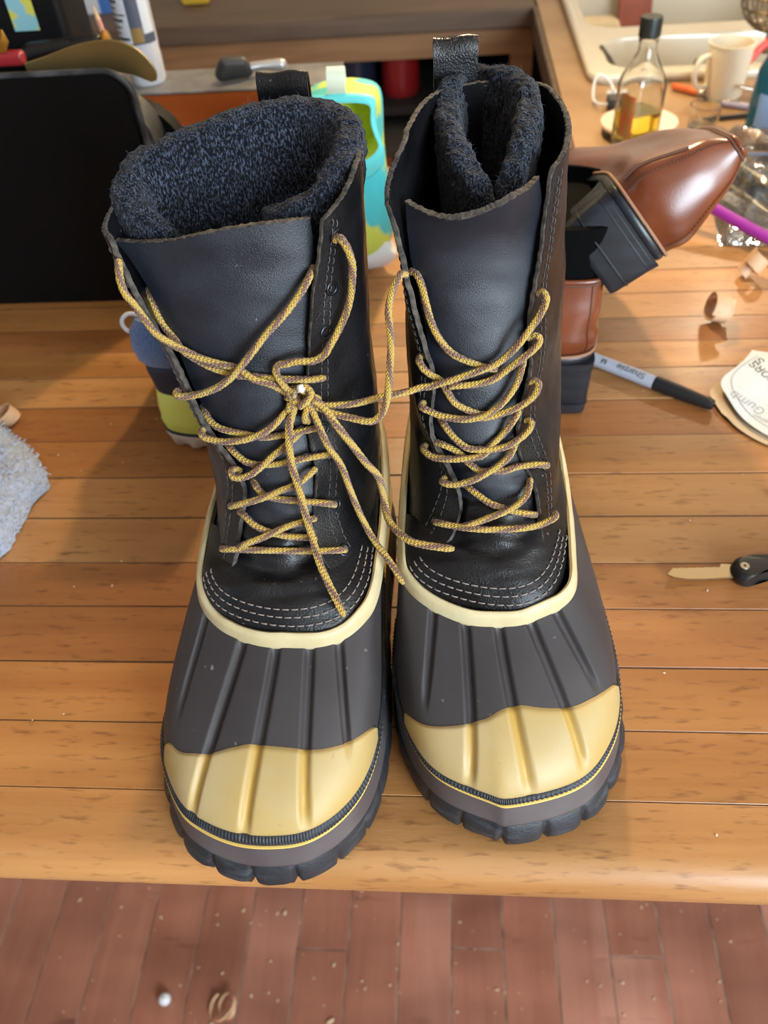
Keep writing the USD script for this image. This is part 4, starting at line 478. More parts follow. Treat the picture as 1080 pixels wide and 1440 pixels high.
LP_B = dict(eyelets=[([-0.01031, 0.31703, 0.11698], [-0.591, -0.388, 0.707]), ([-0.00369, 0.32923, 0.13532], [-0.762, -0.601, 0.241]), ([0.05631, 0.32643, 0.11416], [0.9, -0.234, 0.367]), ([0.05038, 0.33638, 0.14136], [0.74, -0.413, 0.53]), ([-0.0153, 0.34857, 0.14431], [-0.891, -0.451, 0.041]), ([0.04223, 0.34691, 0.16266], [0.782, -0.572, 0.248])],
 laces=[dict(p=[[-0.07427,0.32873,0.195],[-0.06894,0.32822,0.19236],[-0.06025,0.3292,0.19071],[-0.04925,0.33135,0.19021],[-0.03592,0.33486,0.19141],[-0.02255,0.33769,0.19245],[-0.01362,0.3396,0.19359],[-0.01247,0.33968,0.19354],[-0.00986,0.33983,0.19426],[-0.00726,0.33979,0.19514],[-0.00468,0.33974,0.19606],[-0.00212,0.33975,0.19694],[0.00043,0.33986,0.19777],[0.00296,0.34009,0.19854],[0.00549,0.34042,0.19925],[0.008,0.34083,0.19993],[0.01049,0.3413,0.2006],[0.01298,0.34182,0.20126],[0.01551,0.34235,0.2019],[0.018,0.34294,0.20257],[0.0204,0.3436,0.20332],[0.02262,0.34433,0.20425],[0.02473,0.34506,0.2055],[0.02673,0.34559,0.20713],[0.0286,0.3458,0.20913],[0.03034,0.3458,0.21134],[0.03199,0.34589,0.21348],[0.03356,0.3464,0.21545],[0.03508,0.3474,0.21719],[0.03659,0.34873,0.21875],[0.03809,0.35017,0.22023],[0.03962,0.35153,0.22175],[0.04109,0.35267,0.22343],[0.04241,0.35354,0.22535],[0.04349,0.3542,0.22748],[0.04457,0.35494,0.2297],[0.04526,0.35591,0.23185],[0.04488,0.35744,0.23418],[0.04377,0.35926,0.23469],[0.04148,0.3604,0.23269]], r=0.0019, end=False),
 dict(p=[[-0.07431,0.32784,0.19387],[-0.05977,0.32333,0.18975],[-0.04859,0.32076,0.18811],[-0.03966,0.31962,0.18818],[-0.0351,0.32188,0.19256],[-0.03268,0.32533,0.19941],[-0.03114,0.33122,0.21224],[-0.03011,0.3366,0.22535],[-0.03073,0.34125,0.23837],[-0.03033,0.34343,0.24044],[-0.0297,0.34557,0.24244],[-0.02891,0.34766,0.24438],[-0.02778,0.34975,0.24627],[-0.02638,0.35173,0.24803],[-0.02468,0.35501,0.24922],[-0.02241,0.35707,0.24737]], r=0.0019, end=False),
 dict(p=[[-0.02094,0.36614,0.24431],[-0.01845,0.36386,0.24446],[-0.01693,0.36173,0.24352],[-0.01584,0.36003,0.24164],[-0.01504,0.35849,0.23981],[-0.01442,0.35705,0.23784],[-0.0139,0.35578,0.23572],[-0.01336,0.35474,0.23346],[-0.01276,0.35389,0.23109],[-0.01217,0.35314,0.22864],[-0.01151,0.35246,0.22617],[-0.01072,0.35185,0.22369],[-0.00978,0.35128,0.22119],[-0.00869,0.35074,0.21868],[-0.00745,0.35023,0.21624],[-0.00607,0.34977,0.21395],[-0.00447,0.34926,0.21178],[-0.00262,0.34869,0.20974],[-0.0006,0.34815,0.20794],[0.00152,0.34773,0.20645],[0.00387,0.34739,0.20521],[0.00638,0.34707,0.20412],[0.00891,0.34673,0.20312],[0.0114,0.34629,0.20214],[0.0139,0.34584,0.20119],[0.01646,0.34562,0.20049],[0.01913,0.34609,0.19955],[0.02189,0.34724,0.19838]], r=0.0019, end=False),
 dict(p=[[-0.00237,0.34149,0.19196],[0.00032,0.34131,0.19262],[0.00302,0.34115,0.19292],[0.00574,0.3412,0.19297],[0.00844,0.34126,0.19303],[0.01112,0.34142,0.19317],[0.01381,0.34175,0.19349],[0.01647,0.34224,0.19394],[0.01901,0.34282,0.1945],[0.02139,0.34348,0.19524],[0.02361,0.34428,0.19643],[0.02574,0.34494,0.19799],[0.02783,0.34522,0.19977],[0.0299,0.34522,0.20164],[0.03195,0.34529,0.20347],[0.03398,0.34559,0.20517],[0.036,0.34609,0.20674],[0.03811,0.34667,0.20821],[0.04009,0.34738,0.2097],[0.04177,0.3484,0.21131],[0.04315,0.34987,0.2131],[0.04203,0.35128,0.21487],[0.03985,0.35241,0.21454],[0.03747,0.35346,0.21228]], r=0.0019, end=False),
 dict(p=[[-0.01643,0.35488,0.20223],[-0.01774,0.35108,0.2023],[-0.01668,0.34826,0.20113],[-0.01516,0.34693,0.1994],[-0.01307,0.34597,0.19783],[-0.01084,0.34524,0.19636],[-0.00836,0.34476,0.19505],[-0.00625,0.34418,0.19356],[-0.00481,0.34319,0.19148],[-0.00351,0.34223,0.18907],[-0.0021,0.34146,0.18661],[-0.00064,0.34067,0.1842],[0.00112,0.34009,0.18219],[0.00336,0.33966,0.18054],[0.0059,0.33929,0.17912],[0.00846,0.33897,0.1779],[0.01106,0.33865,0.1768],[0.01373,0.33845,0.17597],[0.01647,0.33869,0.17523],[0.01929,0.33928,0.17446]], r=0.0019, end=False),
 dict(p=[[0.03693,0.35613,0.19906],[0.03593,0.35211,0.19885],[0.03506,0.34923,0.19786],[0.03438,0.34749,0.19599],[0.03371,0.34589,0.19401],[0.03288,0.34456,0.192],[0.03173,0.34343,0.18996],[0.03033,0.34242,0.18791],[0.0288,0.34148,0.18595],[0.02718,0.34053,0.18413],[0.02538,0.33952,0.18244],[0.02343,0.33852,0.18093],[0.02136,0.33761,0.17963],[0.01914,0.33667,0.17838],[0.01677,0.33584,0.1773],[0.01432,0.33532,0.17655],[0.01176,0.33511,0.1761],[0.00907,0.33499,0.17574],[0.00636,0.33504,0.1755],[0.00368,0.3353,0.17542],[0.00097,0.33572,0.17548],[-0.00172,0.33625,0.17565],[-0.00438,0.33682,0.1759],[-0.00697,0.33739,0.17628],[-0.00952,0.33813,0.17697],[-0.012,0.33893,0.17786],[-0.01476,0.33967,0.17883],[-0.01682,0.34167,0.17914],[-0.01556,0.34552,0.17904]], r=0.0019, end=False),
 dict(p=[[0.01203,0.33791,0.17397],[0.01485,0.33758,0.17434],[0.01764,0.3375,0.17467],[0.0204,0.33769,0.17508],[0.02312,0.33791,0.1758],[0.0258,0.33817,0.17668],[0.02841,0.33852,0.17756],[0.03101,0.33903,0.17841],[0.03358,0.33971,0.17935],[0.03601,0.34037,0.18052],[0.0382,0.3409,0.18201],[0.04042,0.3414,0.18388],[0.04229,0.34203,0.186],[0.0433,0.34299,0.18821],[0.04374,0.3445,0.19051],[0.04179,0.34647,0.19129],[0.0395,0.34747,0.18908]], r=0.0019, end=False),
 dict(p=[[-0.00715,0.34416,0.16938],[-0.00574,0.34038,0.16931],[-0.00424,0.33767,0.16852],[-0.00265,0.33602,0.16697],[-0.00096,0.33439,0.16548],[0.00088,0.33279,0.16406],[0.00287,0.3314,0.16281],[0.0051,0.33013,0.16159],[0.00754,0.32915,0.16053],[0.01009,0.32888,0.16008],[0.01282,0.32886,0.15981],[0.01562,0.32891,0.15957],[0.01838,0.32902,0.15941],[0.02114,0.32931,0.15945],[0.02388,0.32975,0.15966],[0.02651,0.33027,0.15996],[0.02904,0.33102,0.16049],[0.0315,0.33205,0.16134],[0.03383,0.33318,0.1624],[0.036,0.33428,0.16355],[0.03814,0.33551,0.16488],[0.03992,0.33693,0.16638],[0.04116,0.33867,0.16815],[0.04032,0.34128,0.16908],[0.03802,0.34259,0.16703]], r=0.0019, end=False),
 dict(p=[[0.03472,0.34429,0.17355],[0.03319,0.34048,0.17348],[0.03167,0.33792,0.17253],[0.03016,0.33669,0.17061],[0.02856,0.33576,0.16854],[0.02682,0.33497,0.16644],[0.02496,0.33414,0.16449],[0.02295,0.33315,0.16285],[0.02082,0.33197,0.16146],[0.01893,0.33053,0.16001],[0.01739,0.32869,0.15818],[0.01556,0.32754,0.15697],[0.01301,0.32699,0.15631],[0.01009,0.32669,0.15581],[0.00725,0.32667,0.15546],[0.00445,0.3268,0.15511],[0.00163,0.32707,0.15473],[-0.0012,0.32752,0.15432],[-0.00409,0.32817,0.15393],[-0.00699,0.32899,0.15358],[-0.00976,0.32995,0.15328],[-0.01243,0.33142,0.15319],[-0.01485,0.33386,0.15348],[-0.01668,0.3381,0.153],[-0.01514,0.34296,0.15122]], r=0.0019, end=False),
 dict(p=[[-0.00993,0.33752,0.15801],[-0.00714,0.33502,0.15896],[-0.00448,0.33343,0.15892],[-0.0019,0.33275,0.15791],[0.00062,0.33193,0.15676],[0.00297,0.33098,0.15549],[0.00502,0.32973,0.15397],[0.00693,0.32829,0.1523],[0.00898,0.32701,0.1508],[0.01131,0.32583,0.14936],[0.01383,0.3249,0.14815],[0.01648,0.32485,0.14779],[0.01931,0.32502,0.14761],[0.02223,0.32518,0.14742],[0.0251,0.32534,0.14724],[0.02788,0.32579,0.14735],[0.03063,0.32657,0.14778],[0.03339,0.32738,0.14824],[0.03617,0.32793,0.14844],[0.039,0.32835,0.14851],[0.04185,0.32872,0.14853],[0.0447,0.32899,0.14844],[0.04768,0.33006,0.1473],[0.05083,0.33193,0.14508]], r=0.0019, end=False),
 dict(p=[[0.03311,0.33703,0.15801],[0.03211,0.33291,0.1578],[0.03085,0.32997,0.15693],[0.02944,0.32821,0.15539],[0.0275,0.32658,0.15403],[0.02527,0.32509,0.15284],[0.02299,0.32378,0.15179],[0.02056,0.32261,0.15083],[0.01807,0.32159,0.14988],[0.01558,0.32066,0.14883],[0.01306,0.31985,0.14768],[0.01049,0.31928,0.14657],[0.00783,0.31904,0.14558],[0.00505,0.31894,0.14455],[0.00222,0.31908,0.14361],[-0.00064,0.31958,0.14299],[-0.00358,0.32035,0.14277],[-0.00631,0.32256,0.14239],[-0.00471,0.3263,0.14154]], r=0.0019, end=False),
 dict(p=[[0.00562,0.32659,0.13704],[0.00779,0.32313,0.13772],[0.00998,0.32053,0.13767],[0.01222,0.31884,0.13681],[0.01448,0.31715,0.13595],[0.01676,0.31555,0.13506],[0.01917,0.31428,0.13426],[0.02175,0.31337,0.13352],[0.02445,0.31268,0.13278],[0.02717,0.31213,0.13202],[0.0299,0.31164,0.13126],[0.03267,0.31125,0.13055],[0.03546,0.311,0.12995],[0.03827,0.31082,0.12941],[0.04123,0.31164,0.12796],[0.04437,0.31346,0.12565]], r=0.0019, end=False),
 dict(p=[[0.04116,0.32581,0.14052],[0.04066,0.32161,0.14035],[0.03996,0.31848,0.13951],[0.03886,0.31643,0.13791],[0.03698,0.31448,0.13647],[0.03492,0.31285,0.13526],[0.03258,0.31148,0.13427],[0.03,0.31027,0.13343],[0.0274,0.30919,0.1327],[0.02474,0.30824,0.13209],[0.02202,0.30736,0.13152],[0.0193,0.30653,0.13093],[0.0166,0.30574,0.13026],[0.0139,0.30504,0.1295],[0.01117,0.30448,0.12872],[0.00841,0.30406,0.12797],[0.00562,0.30461,0.12634],[0.00278,0.30603,0.1239]], r=0.0019, end=False),
 dict(p=[[-0.01055,0.31134,0.12254],[-0.00763,0.30895,0.12407],[-0.00474,0.30729,0.12492],[-0.00188,0.30634,0.1251],[0.00098,0.30521,0.12549],[0.00384,0.30408,0.12597],[0.00668,0.30312,0.12642],[0.00953,0.30241,0.12673],[0.01238,0.30194,0.12682],[0.01524,0.3017,0.12674],[0.0181,0.30165,0.12659],[0.02097,0.30176,0.12645],[0.02384,0.30196,0.12633],[0.02671,0.3022,0.12621],[0.02959,0.30249,0.1261],[0.03246,0.30282,0.12597],[0.03535,0.30327,0.1258],[0.03826,0.30388,0.12557],[0.04117,0.3047,0.12527],[0.04403,0.30569,0.12493],[0.04689,0.30698,0.12481],[0.04964,0.30843,0.12497],[0.05248,0.3099,0.12541],[0.05507,0.31244,0.12536],[0.05436,0.31604,0.12513]], r=0.0019, end=False)],
 loop=pull_loop(.0020, .478, .292, .0118, .0105, .0250, 5), loop_edge=pull_loop_edge(.0020, .478, .292, .0118, .0105, .0250, 5))
# ---------------------------------------------------------------- the two boots
def worn_ribs(n, l):
    """the raised ribs of the toe caps are rubbed yellow"""
    n['w'] = ('attribute', {'attribute': 'wear'}); n['w2'] = ('math', {'math_type': 'multiply', 'value2': .75}); n['cw'] = ('mix_color', {'b': lin(178, 140, 52)})
    l[:] = [x for x in l if x[1] != 'p.base_color'] + [('w.fac', 'w2.value1'), ('w2.value', 'cw.fac'), ('c3.result', 'cw.a'), ('cw.result', 'p.base_color')]
MB = dict(
 shell=M('boot_rubber', lin(48, 44, 47), .48, lin(60, 56, 58), (14, 14, 14), bump=.15, bscale=(900, 900, 900), bdist=.0002, spots=(lin(120, 115, 112), 160, .74), rough2=.62),
 fox=M('foxing_rubber', lin(78, 70, 72), .55, lin(92, 86, 86), (30, 30, 30), bump=.2, bscale=(500, 500, 500), bdist=.0003, spots=(lin(150, 150, 150), 120, .75)),
 sole=M('sole_rubber', lin(34, 37, 42), .55, lin(60, 66, 74), (60, 60, 200), lo=.5, hi=.75, bump=.5, bscale=(500, 500, 900), bdist=.0006),
 cream=M('cream_rubber', lin(178, 157, 113), .5, lin(174, 144, 80), (17, 17, 17), lo=.42, hi=.68, bump=.2, bscale=(700, 700, 700), bdist=.0003, spots=(lin(150, 132, 90), 70, .70), extra=worn_ribs),
 collar=M('collar_rubber', lin(190, 173, 132), .5, lin(200, 186, 148), (40, 40, 40), bump=.3, bscale=(300, 300, 40), bdist=.0006, spots=(lin(170, 145, 95), 50, .72)),
 yellow=M('piping_rubber', lin(205, 172, 90), .5),
 leather=M('boot_leather', lin(12, 13, 16), .27, lin(21, 21, 25), (30, 30, 30), bump=.55, bscale=(900, 900, 900), bdist=.0006, rough2=.42, spots=(lin(92, 92, 96), 300, .74), spec=.4),
 tongue=M('tongue_leather', lin(20, 24, 33), .33, lin(29, 33, 43), (40, 40, 40), bump=.6, bscale=(1700, 1700, 1700), bdist=.0005, rough2=.52, spots=(lin(110, 112, 118), 420, .76), coat=.1, coatr=.35),
 edge=M('cut_leather_edge', lin(84, 76, 68), .85, lin(38, 35, 34), (300, 300, 300), bump=.6, bdist=.001),
 felt=M('felt', lin(12, 14, 20), .95, lin(88, 96, 116), (1100, 1100, 500), detail=5, lo=.47, hi=.80, bump=1.0, bscale=(900, 900, 500), bdist=.0016, sheen=.10, spec=.08),
 thread=M('thread', lin(132, 122, 118), .8), thread2=M('dull_thread', lin(84, 80, 78), .8),
 brass=M('eyelet_metal', lin(58, 60, 64), .35, metal=.9),
)
def lace_mat():
    n = {'uv': ('texture_coordinate', {}), 's': ('separate_xyz', {}), 'p': ('principled_bsdf', {'roughness': .85, 'sheen_weight': .3, 'specular_ior_level': .2}),
         't': ('math', {'math_type': 'multiply', 'value2': 0.22}), 'a': ('math', {'math_type': 'add'}), 'm': ('math', {'math_type': 'multiply', 'value2': 4 * math.pi}), 'sn': ('math', {'math_type': 'sine'}),
         # braid: chevrons along the lace
         'u8': ('math', {'math_type': 'multiply', 'value2': 8.0}), 'pp': ('math', {'math_type': 'pingpong', 'value2': .5}), 'l5': ('math', {'math_type': 'multiply', 'value2': 5.0}), 'ad': ('math', {'math_type': 'add'}), 'fr': ('math', {'math_type': 'multiply', 'value2': 2 * math.pi}), 's2': ('math', {'math_type': 'sine'}),
         'mix': ('math', {'math_type': 'multiply_add', 'value2': .34}), 'r': ('map_range', {'from_min': -.1, 'from_max': .5, 'clamp': True}),
         'c': ('mix_color', {'a': lin(206, 168, 66), 'b': lin(132, 92, 70)}), 'n': ('noise_texture', {'scale': 1500.0, 'detail': 2.0}), 'c2': ('mix_color', {'blend_type': 'overlay', 'fac': .5}),
         'b': ('bump', {'strength': .9, 'distance': .0006}), 'h': ('math', {'math_type': 'add'})}
    l = [('uv.UV', 's.vector'), ('s.y', 't.value1'), ('s.x', 'a.value1'), ('t.value', 'a.value2'), ('a.value', 'm.value1'), ('m.value', 'sn.value1'),
         ('s.x', 'u8.value1'), ('u8.value', 'pp.value1'), ('s.y', 'l5.value1'), ('pp.value', 'ad.value1'), ('l5.value', 'ad.value2'), ('ad.value', 'fr.value1'), ('fr.value', 's2.value1'),
         ('s2.value', 'mix.value1'), ('sn.value', 'mix.value3'), ('mix.value', 'r.value'), ('r.result', 'c.fac'), ('uv.object', 'n.vector'), ('c.result', 'c2.a'), ('n.color', 'c2.b'), ('c2.result', 'p.base_color'),
         ('s2.value', 'h.value1'), ('n.fac', 'h.value2'), ('h.value', 'b.height'), ('b.normal', 'p.normal')]
    return usdkit.material(stage, '/World/Looks/braided_lace', n, l, surface='p.BSDF')
MB['lace'] = lace_mat()
def fibres(G, Nn, n, length, rng, rad=.00009):
    """short felt fibres standing off a grid surface"""
    out = []
    for _ in range(n):
        i, j = rng.integers(2, G.shape[0] - 2), rng.integers(14, 50)
        p = G[i, j]; d = unit(Nn[i, j] * rng.uniform(.2, 1) + rng.normal(0, .75, 3)); e = unit(rng.normal(0, 1, 3)); L = length * rng.uniform(.4, 1.3)
        q = np.stack([p - Nn[i, j] * .0004, p + d * L * .5, p + d * L + e * L * .35]); out.append(tube(q, [rad, rad, rad * .5], 3, cap=False))
    return join(*out)
def lace_part(boot, pts, r=.0024, n=None, name='lace', ends=False):
    pts = np.asarray(pts, float); L = np.linalg.norm(np.diff(pts, axis=0), axis=1).sum(); n = int(max(8, L / .0011))
    P = spline(pts, n) if len(pts) > 2 else np.linspace(pts[0], pts[-1], n)
    rr = np.full(n, r) * (1 + .05 * np.sin(np.arange(n) * 1.7)); 
    if ends: rr[-3:] *= [.95, .8, .5]
    m, st = tube(P, rr, 10, uv=True)
    return part(boot, name, m, MB['lace'], uv=st)
def build_boot(B, name, label, base, lp):  # group: the pair
    rng = np.random.default_rng(B['seed'])
    m = boot_meshes(B); t = thing(name, label, 'boot', base, group='pair of winter boots')
    part(t, 'outsole', m['outsole'], MB['sole'], 40, 'dark lugged rubber sole edge'); part(t, 'foxing', m['foxing'], MB['fox'], 40)
    part(t, 'piping', m['piping'], MB['yellow'], 40, 'thin yellow line round the foot')
    sh = part(t, 'rubber_shell', m['rubber_shell'], MB['shell'], 50)
    tc = part(t, 'toe_cap', m['toe_cap'], MB['cream'], True, 'cream rubber toe cap')
    UsdGeom.PrimvarsAPI(stage.GetPrimAtPath(tc)).CreatePrimvar('wear', Sdf.ValueTypeNames.FloatArray, 'vertex').Set(Vt.FloatArray.FromNumpy(m['_wear'].astype(np.float32))); part(t, 'toe_welt', m['toe_welt'], MB['sole'], 40)
    part(t, 'collar', m['collar'], MB['collar'], 50, 'cream rubber band round the ankle opening')
    va = part(t, 'vamp', m['vamp'], MB['leather'], True); part(va, 'stitching', m['stitching'], MB['thread'], 40, kind='stuff')
    to = part(t, 'tongue', m['tongue'], MB['tongue'], 50); part(to, 'cut_edge', m['tongue_edge'], MB['edge'], False)
    q = part(t, 'upper', m['quarter'], MB['leather'], 50); part(q, 'cut_edge', m['quarter_edge'], MB['edge'], False); part(q, 'stitching', m['edge_stitching'], MB['thread2'], 40, kind='stuff')
    li = part(t, 'felt_liner', m['felt_liner'], MB['felt'], 60, 'dark blue-grey felt liner'); part(li, 'felt_fuzz', fibres(*m['_l'], 1100, .0019, rng, .00006), MB['fuzz'], False, kind='stuff')
    for c, nrm in lp['eyelets']:
        c, nrm = np.array(c), unit(np.array(nrm)); x = unit(np.cross(nrm, V(0, 0, 1))); y = np.cross(nrm, x); a = np.linspace(0, 2 * math.pi, 19)[:-1]
        G = np.stack([np.stack([c + nrm * (.0007 * math.sin(b) + .0002) + (x * math.cos(w) + y * math.sin(w)) * (.0029 + .0009 * math.cos(b)) for w in a]) for b in np.linspace(0, 2 * math.pi, 9)])
        part(t, 'eyelet', grid(G, True), MB['brass'], 60)
    lo = part(t, 'pull_loop', lp['loop'], MB['leather'], 50, 'leather pull loop at the back')
    if lp.get('loop_edge') is not None: part(lo, 'cut_edge', lp['loop_edge'], MB['edge'], False)
    if lp.get('lint'): part(t, 'lint', puff(trimesh.creation.icosphere(subdivisions=3, radius=1.0).apply_scale(.0024).apply_translation(lp['lint']), .0012, 420, 2), MB['lint'], 60, 'scrap of white lint caught in the knot')
    for s in lp['laces']: lace_part(t, s['p'], s.get('r', .00185), ends=s.get('end', False))
    return t
MB['lint'] = M('white_lint', lin(214, 210, 205), .9); MB['fuzz'] = M('felt_fuzz', lin(74, 82, 104), .9, spec=.1)
boot_a = build_boot(BOOT_A, 'pac_boot', 'left black leather and rubber winter boot, its felt liner spread wide open', (-.10, .30, 0), LP_A)
boot_b = build_boot(BOOT_B, 'pac_boot', 'right black leather and rubber winter boot, its felt liner squeezed narrow', (.03, .32, 0), LP_B)
# ---------------------------------------------------------------- room shell (mostly behind the camera) and the kitchen counters
wallm = M('wall_paint', lin(205, 190, 168), .8, bump=.1, bscale=(60, 60, 60)); ceilm = M('ceiling_paint', lin(226, 218, 204), .9)
RX, RY0, RY1, RZ = 2.3, -1.6, 2.9, 1.6
def structure(name, boxes, mat, label=None):
    t = thing(name, label or name.replace('_', ' '), name.split('_')[0], (0, 0, 0), kind='structure')
    for nm, b in boxes: part(t, nm, plane_box(*b), mat, False)
    return t
structure('wall_back', [('panel', (-RX, RX, RY1, RY1 + .1, -TZ, RZ))], wallm, 'plain cream wall behind the kitchen counter')
structure('wall_left', [('panel', (-RX - .1, -RX, RY0, -1.3, -TZ, RZ)), ('panel', (-RX - .1, -RX, -.1, RY1, -TZ, RZ)), ('panel', (-RX - .1, -RX, -1.3, -.1, -TZ, .15)), ('panel', (-RX - .1, -RX, -1.3, -.1, 1.35, RZ))], wallm, 'plain cream wall with a window on the left')
structure('wall_right', [('panel', (RX, RX + .1, RY0, RY1, -TZ, RZ))], wallm, 'plain cream wall on the right')
structure('wall_front', [('panel', (-RX, .65, RY0 - .1, RY0, -TZ, RZ)), ('panel', (2.15, RX, RY0 - .1, RY0, -TZ, RZ)), ('panel', (.65, 2.15, RY0 - .1, RY0, -TZ, .1)), ('panel', (.65, 2.15, RY0 - .1, RY0, 1.35, RZ))], wallm, 'plain cream wall with a window behind the camera')
structure('ceiling', [('panel', (-RX, RX, RY0, RY1, RZ, RZ + .1))], ceilm, 'flat off-white ceiling')
trim = M('window_paint', lin(230, 226, 218), .5)
structure('window_1', [('frame', (.65, 2.15, RY0 - .06, RY0 - .02, .10, .15)), ('frame', (.65, 2.15, RY0 - .06, RY0 - .02, 1.30, 1.35)), ('frame', (.65, .70, RY0 - .06, RY0 - .02, .10, 1.35)), ('frame', (2.10, 2.15, RY0 - .06, RY0 - .02, .10, 1.35)), ('mullion', (1.38, 1.42, RY0 - .06, RY0 - .02, .10, 1.35))], trim, 'white framed window behind the camera')
structure('window_2', [('frame', (-RX - .06, -RX - .02, -1.3, -.1, .15, .2)), ('frame', (-RX - .06, -RX - .02, -1.3, -.1, 1.30, 1.35)), ('frame', (-RX - .06, -RX - .02, -1.3, -1.25, .15, 1.35)), ('frame', (-RX - .06, -RX - .02, -.15, -.1, .15, 1.35))], trim, 'white framed window in the left wall')
pl = thing('shaded_lamp', 'small dark metal lamp with a cone shade aimed at the right of the table', 'lamp', LAMP)
lz = -unit(np.array(AIM) - np.array(LAMP)); lx = unit(np.cross(lz, [0, 1.0, 0])); LR = np.stack([lx, np.cross(lz, lx), lz], 1); SHM = M('lamp_metal', lin(40, 38, 36), .5)
part(pl, 'shade', xf(lathe([(.022, .062), (.045, .055), (.068, -.058), (.066, -.058), (.043, .053), (.020, .060)], 40), LR, LAMP), SHM, 40); part(pl, 'socket', xf(lathe([(.001, .11), (.016, .11), (.020, .10), (.022, .0625), (.001, .0622)], 24), LR, LAMP), SHM, 40)
pe = np.array(LAMP) + LR @ V(0, 0, .11); part(pl, 'cord', tube(spline([pe, pe + LR @ V(0, 0, .04) , pe + V(-.02, .04, .20), (pe[0], pe[1] + .03, 1.599)], 30), .003, 6), SHM)

COUNTER = M('counter_top', lin(168, 136, 98), .42, lin(150, 116, 80), (8, 8, 8), detail=4, bump=.05)
EDGEW = M('counter_edge_wood', lin(100, 80, 63), .55, lin(82, 64, 50), (5, 60, 60))
RAIL = M('counter_rail_wood', lin(146, 108, 72), .5, lin(126, 90, 58), (4, 50, 50))
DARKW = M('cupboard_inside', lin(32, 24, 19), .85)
cz = -.02
kc = thing('kitchen_counter', 'brown wooden kitchen counter with open dark shelves along the back', 'counter', (-.5, 2.3, -TZ))
part(kc, 'worktop', cbox(-.86, .165, 1.84, 2.6, cz - .038, cz, .003), EDGEW, False)
part(kc, 'rail', plane_box(-.84, .165, 1.855, 1.875, cz - .088, cz - .038), RAIL, False)
for x in (-.84, -.50, .12): part(kc, 'post', plane_box(x, x + .045, 1.855, 1.90, -TZ, cz - .088), RAIL, False)
part(kc, 'shelf', plane_box(-.84, .165, 1.90, 2.5, -.235, -.215), DARKW, False); part(kc, 'shelf', plane_box(-.84, .165, 1.90, 2.5, -.48, -.46), DARKW, False)
part(kc, 'back_panel', plane_box(-.84, .165, 2.5, 2.52, -TZ, cz - .04), DARKW, False); part(kc, 'side_panel', plane_box(-.86, -.84, 1.855, 2.5, -TZ, cz - .04), DARKW, False)
sc = thing('sink_counter', 'tan topped counter with the double sink, running away on the right', 'counter', (.8, 1.9, -TZ))
# worktop with a hole for the sink
def ring_slab(x0, x1, y0, y1, hx0, hx1, hy0, hy1, z0, z1):
    p = sg.Polygon([(x0, y0), (x1, y0), (x1, y1), (x0, y1)]).difference(sg.box(hx0 + .03, hy0 + .03, hx1 - .03, hy1 - .03).buffer(.03))
    m = trimesh.creation.extrude_polygon(p, z1 - z0, engine='earcut'); m.apply_translation([0, 0, z0]); return join(m)
part(sc, 'worktop', ring_slab(.168, 1.3, 1.078, 2.6, .235, .72, 1.405, 2.10, cz - .036, cz), COUNTER, False)
part(sc, 'edge_strip', cbox(.158, .168, 1.078, 1.84, cz - .046, cz - .001, .002), EDGEW, False)
part(sc, 'side_panel', plane_box(.20, .22, 1.25, 2.5, -TZ, cz - .05), M('counter_side', lin(40, 30, 24), .7), False)
part(sc, 'post', plane_box(.17, .205, 1.10, 1.14, -TZ, cz - .05), EDGEW, False)
SINK = M('sink_enamel', lin(206, 196, 176), .22, coat=.3)
sk = thing('kitchen_sink', 'cream enamelled double bowl sink set in the right counter', 'sink', (.48, 1.75, -.2))
def bowl(x0, x1, y0, y1, d, r):
    b = lambda o: np.array(sg.box(x0 + r, y0 + r, x1 - r, y1 - r).buffer(r - o, quad_segs=10).exterior.coords)[:-1][:44]
    prof = [(0, 0), (.006, -.006), (.010, -.03), (.016, -d + .03), (.03, -d + .006), (.05, -d)]
    base = b(0); c = base.mean(0); rows = []
    for o, z in prof:
        n = unit(np.c_[c - base]); q = np.array([c + (p - c) * (1 - o / max(np.linalg.norm(p - c), .01)) for p in base]); rows.append(np.c_[q, np.full(len(q), cz + .010 + z)])
    rows.append(np.c_[np.repeat(c[None], len(base), 0), np.full(len(base), cz + .010 - d - .003)])
    return grid(np.stack(rows), True)
B1, B2 = (.250, .66, 1.428, 1.585, .15, .045), (.240, .68, 1.64, 2.05, .15, .05)
rimp = sg.box(.245, 1.42, .70, 2.08).buffer(.028, quad_segs=8)
for b in (B1, B2): rimp = rimp.difference(sg.box(b[0] + b[5], b[2] + b[5], b[1] - b[5], b[3] - b[5]).buffer(b[5], quad_segs=10))
rm = trimesh.creation.extrude_polygon(rimp, .010, engine='earcut'); rm.apply_translation([0, 0, cz + .0005])
part(sk, 'rim', rm, SINK, False); part(sk, 'rim_bead', tube(np.r_[[(p[0], p[1], cz + .008) for p in np.array(sg.box(.245, 1.42, .70, 2.08).buffer(.025, quad_segs=8).exterior.coords)]], .0075, 8, cap=False), SINK, 60)
part(sk, 'bowl', bowl(*B1), SINK, 40); part(sk, 'bowl', bowl(*B2), SINK, 40)
single('cutting_board', 'small red-brown board standing in the far sink bowl', 'board', xf(rbox(.07, .012, .09, .004), rot([1, 0, 0], -20), (.385, 1.99, -.075)), M('red_brown_board', lin(150, 72, 40), .6, lin(128, 58, 32), (20, 20, 20)))
single('dish_cloth', 'pale beige cloth lying in the far sink bowl', 'cloth', puff(rbox(.10, .06, .05, .012, (.300, 1.98, -.11)), .008, 30), M('beige_cloth', lin(222, 200, 160), .9))
ku = thing('table_spoon', 'shiny metal spoon leaning in the near sink bowl', 'spoon', (.28, 1.5, -.08)); STEEL = M('steel', lin(190, 186, 176), .25, metal=1.0)
